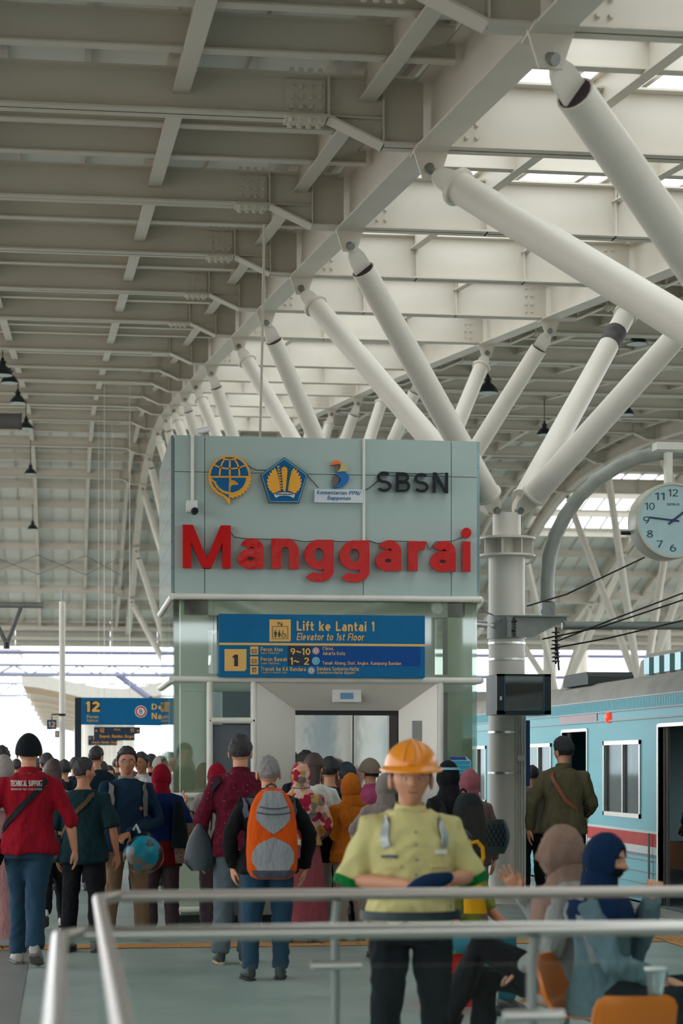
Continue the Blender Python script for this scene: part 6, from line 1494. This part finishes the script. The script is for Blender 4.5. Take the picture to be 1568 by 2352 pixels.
strap(P, [(200, 1.05), (195, 1.2), (190, 1.37)], .02, STR, e)
# --- seated figure in yellow behind the red box
LIME = cloth((150, 158, 72), 'lime_top'); YEL = cloth((224, 162, 20), 'yellow_cloth')
P = person('seated person in lime top and teal trousers behind the worker', 1056, 13.1, 1.5, 28, LIME, cloth((40, 116, 130)), hair=('short', HAIRB), seat=-.42, legL=[(.1, -.42, .53), (.1, -.40, .085)], legR=[(-.1, -.42, .53), (-.1, -.4, .085)], sleeve=.5, armR=[(-.25, -.02, 1.12), (-.2, -.28, 1.03)], armL=[(.25, -.02, 1.12), (.2, -.28, 1.03)], sk=SK2, hs=.98)
pos_w = P.loc
e = empty('yellow_bag', atd(1092, 12.85), 0, label='bright yellow bag with a loop handle beside the worker', cat='bag'); ORG[e.name] = Vector((0, 0, 0))
sack([(0.0 - .005 * i, 0, .62 + .045 * i, .075 - .0045 * i, .05 - .003 * i) for i in range(8)]).build('pouch', YEL, e, smooth=60)
MB().tube([(-.04, 0, .93), (-.05, 0, 1.0), (-.03, 0, 1.06), (.01, 0, 1.07), (.045, 0, 1.03), (.05, 0, .97), (.02, 0, .9)], .014, 8).build('handle', YEL, e, smooth=60)
# --- by the train
person('person in a taupe blouse half hidden by the column', 1222, 23.6, 1.52, 182, cloth((124, 110, 100)), BLK, hair=('short', HAIRB), hem=.84, w=1.05)
OLV = cloth((98, 92, 66), 'olive_shirt')
P = person('person in an olive shirt with a brown strap walking along the train', 1293, 20.0, 1.80, 168, OLV, BLK, hair=('full', HAIRB), sleeve=1.0, hem=.82, collar=True, hyaw=40, w=1.05, armL=[(.29, .06, 1.1), (.31, -.02, .86)], armR=[(-.27, -.02, 1.1), (-.22, -.2, 1.0)], legL=[(.09, .04, .5), (.09, .1, .12)], legR=[(-.09, -.12, .52), (-.09, -.15, .085)])
e = pempty(P, 'sling_strap', 'brown leather sling strap across the olive shirt', 'strap'); strap(P, [(138, 1.39), (160, 1.28), (185, 1.13), (222, 1.04)], .038, mat('leather_brown', (126, 66, 40), 0.5), e)
person('passenger in a blue jacket inside the train doorway', 0, 0, 1.66, 230, cloth((20, 44, 92)), BLK, pos=(7.35, 23.2, 0), hyaw=20, vox=.02)
# --- seated people at the right
TAUP = cloth((164, 134, 118), 'hijab_taupe')
P = person('seated person in a beige brown hijab and pale grey vest', 1296, 9.9, 1.64, -112, [cloth((176, 180, 176), 'vest_grey'), cloth((222, 84, 40), 'vest_orange')], cloth((20, 22, 26), 'trousers_dark'), hijab=TAUP, seat=-.40, hem=.82, topz=lambda p: 1 if .46 < p[2] < .53 else 0, hyaw=25, vox=.012, sk=SK3,
           armR=[(-.28, -.1, 1.12), (-.2, -.26, 1.36)], armL=[(.25, -.02, 1.1), (.12, -.2, 1.0)], hands=('relaxed', 'open'), legL=[(.05, -.42, .70), (-.03, -.62, .30)], legR=[(-.1, -.42, .52), (-.1, -.44, .085)], shoes=(30, 28, 28))
NVH = cloth((12, 44, 80), 'hijab_navy')
P = person('seated person in a navy hijab and black face mask facing right', 1378, 9.4, 1.62, 62, cloth((108, 138, 146), 'blouse_bluegrey'), cloth((18, 34, 38), 'trousers_teal_black'), hijab=NVH, face=True, seat=-.40, hyaw=-6, hpitch=8, vox=.012, sk=SK3, sleeve=1.0,
           armL=[(.24, -.14, 1.10), (.06, -.24, 1.40)], armR=[(-.26, -.12, 1.1), (-.12, -.34, 1.02)], hands=('grip', 'relaxed'), legL=[(.18, -.44, .56), (.2, -.46, .085)], legR=[(-.14, -.44, .54), (-.14, -.42, .085)])
mk = MB(); R = []
for i in range(8):
    z = -.30 - .62 * i / 7; row = []
    for j in range(13):
        a = math.radians(-62 + 124 * j / 12); d_ = Vector((math.sin(a), -math.cos(a), z)).normalized(); row.append(P.HM @ (d_ * (head_r(d_) + .006 + .008 * math.cos(a * 1.3) * math.sin(math.pi * (i + .5) / 8))))
    R.append(row)
mk.loft(R, closed=False).build('face_mask', cloth((22, 26, 28), 'mask_black'), P.root, smooth=60)
cp = empty('plastic_cup', (CH1.x + .075, CH1.y - .265, .676), 0, label='empty clear plastic cup on the orange chair', cat='cup'); ORG[cp.name] = Vector((0, 0, 0))
MB().lathe([(.026, 0), (.028, .004), (.04, .1), (.042, .102), (.040, .104), (.027, .008)], (0, 0, 0), 18).build('cup', glass('cup_plastic', (230, 236, 236), 0.12, 0.95), cp, smooth=40)
MB().lathe([(.0425, .098), (.044, .1), (.044, .106), (.0425, .108)], (0, 0, 0), 18).build('rim', WHITE, cp, smooth=40)
sk_ = empty('shoulder_strap_pad', P.loc, math.radians(62), label='pale grey padded bag strap over the navy hijab shoulder', cat='strap'); ORG[sk_.name] = Vector((0, 0, 0))
strap(P, [(-80, 1.1), (-95, 1.25), (-110, 1.37), (-130, 1.395), (-150, 1.3)], .06, cloth((170, 176, 178), 'pad_grey'), sk_, 'pad', .05)
# --- far crowd on the platform
far = [(4, 24, 1.74, 180, (24, 30, 44), None, 'dark haired person at the very left edge'), (8, 17.2, 1.62, 182, (170, 130, 128), (176, 168, 162), 'person in a pale grey hijab and pink dress at the left edge'),
       (38, 33, 1.6, 180, (40, 44, 60), None, 'small dark head just right of the pale hijab'), (88, 27, 1.60, 185, (150, 120, 40), None, 'person in a dark and yellow top behind the technician'), (108, 25, 1.66, 200, (60, 66, 70), None, 'person looking right behind the long brown hair'),
       (148, 26, 1.58, 175, (24, 34, 44), None, 'dark haired person between the brown hair and the teal shirt'), (172, 30, 1.62, 180, (30, 34, 50), None, 'dark head touching the sign pillar base'), (250, 30, 1.50, 10, (30, 110, 140), None, 'small person in bright blue facing the camera'),
       (234, 27, 1.56, 170, (22, 44, 50), None, 'dark jacket shoulder seen left of the glasses person'), (268, 40, 1.62, 180, (60, 60, 70), None, 'distant dark figure under the hanging signs'), (300, 44, 1.64, 180, (90, 90, 96), None, 'distant grey figure beyond the person in glasses')]
for px, d_, H_, r_, c_, hj, lb in far:
    person(lb, px, d_, H_, r_, cloth(c_), BLK if hj is None else cloth((196, 146, 146), 'dress_pink'), hijab=cloth(hj) if hj else None, hair=('full', HAIRB), vox=.022, grp='travellers further down the platform', skirt=.1 if hj else None, hands=('relaxed', 'relaxed'))
run_jobs()
# ------------------------------------------------------------------ far surroundings, left
CANW = mat('canopy_white', (196, 192, 182), 0.7); CANS = mat('canopy_soffit', (206, 180, 150), 0.8)
cn = empty('wavy_canopy', (2, 98, 0), label='wavy pale platform canopy beyond the roof end', cat='canopy')
prof = [at(px, py, 97) for px, py in ((50, 1575), (90, 1580), (130, 1588), (180, 1600), (230, 1609), (280, 1612), (330, 1606), (372, 1595), (440, 1570), (520, 1545))]
mb = MB()
for a, b in zip(prof, prof[1:]): mb.add([(a.x, 97, a.z), (b.x, 97, b.z), (b.x, 97, b.z + .62), (a.x, 97, a.z + .62), (a.x, 97.3, a.z), (b.x, 97.3, b.z), (b.x, 97.3, b.z + .62), (a.x, 97.3, a.z + .62)], [(0, 1, 2, 3), (7, 6, 5, 4), (0, 4, 5, 1), (3, 2, 6, 7)])
mb.build('fascia', CANW, cn)
for k in range(7):
    y0, y1 = 97.3 + k * 14, 97.3 + (k + 1) * 14 - .6
    mb = MB()
    for a, b in zip(prof, prof[1:]): mb.add([(a.x, y0, a.z + .1), (b.x, y0, b.z + .1), (b.x, y1, b.z + .1), (a.x, y1, a.z + .1), (a.x, y0, a.z + .3), (b.x, y0, b.z + .3), (b.x, y1, b.z + .3), (a.x, y1, a.z + .3)], [(3, 2, 1, 0), (4, 5, 6, 7), (0, 1, 5, 4), (2, 3, 7, 6)])
    mb.build('soffit_panel', CANS, cn)
    mb = MB()
    for a, b in zip(prof, prof[1:]): mb.bar((a.x, y1 + .3, a.z), (b.x, y1 + .3, b.z), .35, .35)
    mb.build('cross_beam', CANW, cn)
for k in range(8):
    for px, w in ((205, .28), (300, .28)):
        b = at(px, 1700, 97); MB().tube([(b.x, 99 + k * 13, 0), (b.x, 99 + k * 13, 4.8)], w, 12).build('canopy_column', TUBEW, cn, smooth=40)
MB().box(-1.75, 6.3, 170, 320, -1.05, 0).build('floor.002', FLOORM, kind='structure', label='far end of the platform')
# overhead line gantries
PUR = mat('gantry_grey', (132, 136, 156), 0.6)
def gantry(Y, pyt, pyb, label, px0=-120, px1=700):
    e = empty('line_gantry', at(143, pyb, Y), label=label, cat='gantry')
    a, b = at(px0, pyt, Y), at(px1, pyt, Y); zt, zb = at(143, pyt, Y).z, at(143, pyb, Y).z
    MB().tube([(a.x, Y, zt), (b.x, Y, zt)], .06, 6).build('top_chord', PUR, e); MB().tube([(a.x, Y, zb), (b.x, Y, zb)], .06, 6).build('bottom_chord', PUR, e)
    n = 22
    for k in range(n):
        x0 = a.x + (b.x - a.x) * k / n; x1 = a.x + (b.x - a.x) * (k + 1) / n
        MB().tube([(x0, Y, zb if k % 2 else zt), (x1, Y, zt if k % 2 else zb)], .035, 5).build('web_bar', PUR, e)
    for x in (a.x, b.x): MB().tube([(x, Y, -1), (x, Y, zt)], .14, 8).build('leg', PUR, e)
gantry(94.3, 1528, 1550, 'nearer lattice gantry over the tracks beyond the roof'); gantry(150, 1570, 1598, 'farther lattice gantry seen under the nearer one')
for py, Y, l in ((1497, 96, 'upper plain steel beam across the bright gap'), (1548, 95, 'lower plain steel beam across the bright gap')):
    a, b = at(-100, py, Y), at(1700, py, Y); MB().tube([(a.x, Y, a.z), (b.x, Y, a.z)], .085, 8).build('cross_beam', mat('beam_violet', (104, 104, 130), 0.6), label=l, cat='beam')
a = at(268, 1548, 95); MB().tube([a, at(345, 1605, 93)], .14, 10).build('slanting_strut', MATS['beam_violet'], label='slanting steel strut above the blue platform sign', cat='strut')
# pale buildings
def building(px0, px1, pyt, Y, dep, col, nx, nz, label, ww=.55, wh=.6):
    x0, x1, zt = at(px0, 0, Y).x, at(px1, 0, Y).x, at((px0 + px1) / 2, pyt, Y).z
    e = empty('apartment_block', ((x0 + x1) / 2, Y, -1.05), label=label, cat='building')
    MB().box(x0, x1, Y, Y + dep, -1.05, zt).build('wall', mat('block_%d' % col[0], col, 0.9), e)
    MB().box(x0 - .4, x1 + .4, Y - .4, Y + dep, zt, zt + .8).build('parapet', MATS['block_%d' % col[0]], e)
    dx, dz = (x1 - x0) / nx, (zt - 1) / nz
    wm = MB().box(-dx * ww / 2, dx * ww / 2, -.12, .1, -dz * wh / 2, dz * wh / 2).mesh('window'); wm.materials.append(mat('hazed_window', (212, 218, 218), 0.5))  # panes paled, so the washed-out haze is put into their colour
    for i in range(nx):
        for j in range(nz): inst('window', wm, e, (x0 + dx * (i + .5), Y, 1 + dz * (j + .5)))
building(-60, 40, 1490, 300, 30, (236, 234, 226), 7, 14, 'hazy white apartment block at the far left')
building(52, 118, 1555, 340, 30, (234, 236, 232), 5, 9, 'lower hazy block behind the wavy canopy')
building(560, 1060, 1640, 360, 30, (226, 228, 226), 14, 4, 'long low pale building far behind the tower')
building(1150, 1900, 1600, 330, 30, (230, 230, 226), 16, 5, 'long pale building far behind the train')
# far columns on the right, beyond the train
for i, (px, Y) in enumerate(((1262, 88), (1335, 92), (1525, 88))):
    b = at(px, 1500, Y); MB().tube([(b.x, Y, 0), (b.x, Y, bz(min(Y, 90)))], .3, 14).build('far_column', TUBEW, smooth=40, label=['far white column right of the branching column', 'far white column behind the train roof box', 'far white column below the clock'][i], cat='column')
sbk = empty('reflection_hall', (3, -62, -1.05), label='grey hall added out of view behind the viewer, only to be mirrored in the lift doors', cat='building')  # unseen hall, added only to fill the reflection in the lift doors
MB().box(-30, 40, -66, -62, -1.05, 7.5).build('wall', mat('hall_grey', (132, 134, 130), .8), sbk)
for k in range(14): MB().box(-28 + k * 5, -25.5 + k * 5, -62.1, -61.9, 1.2, 5.2).build('window', mat('hall_window', (60, 72, 76), .3), sbk)
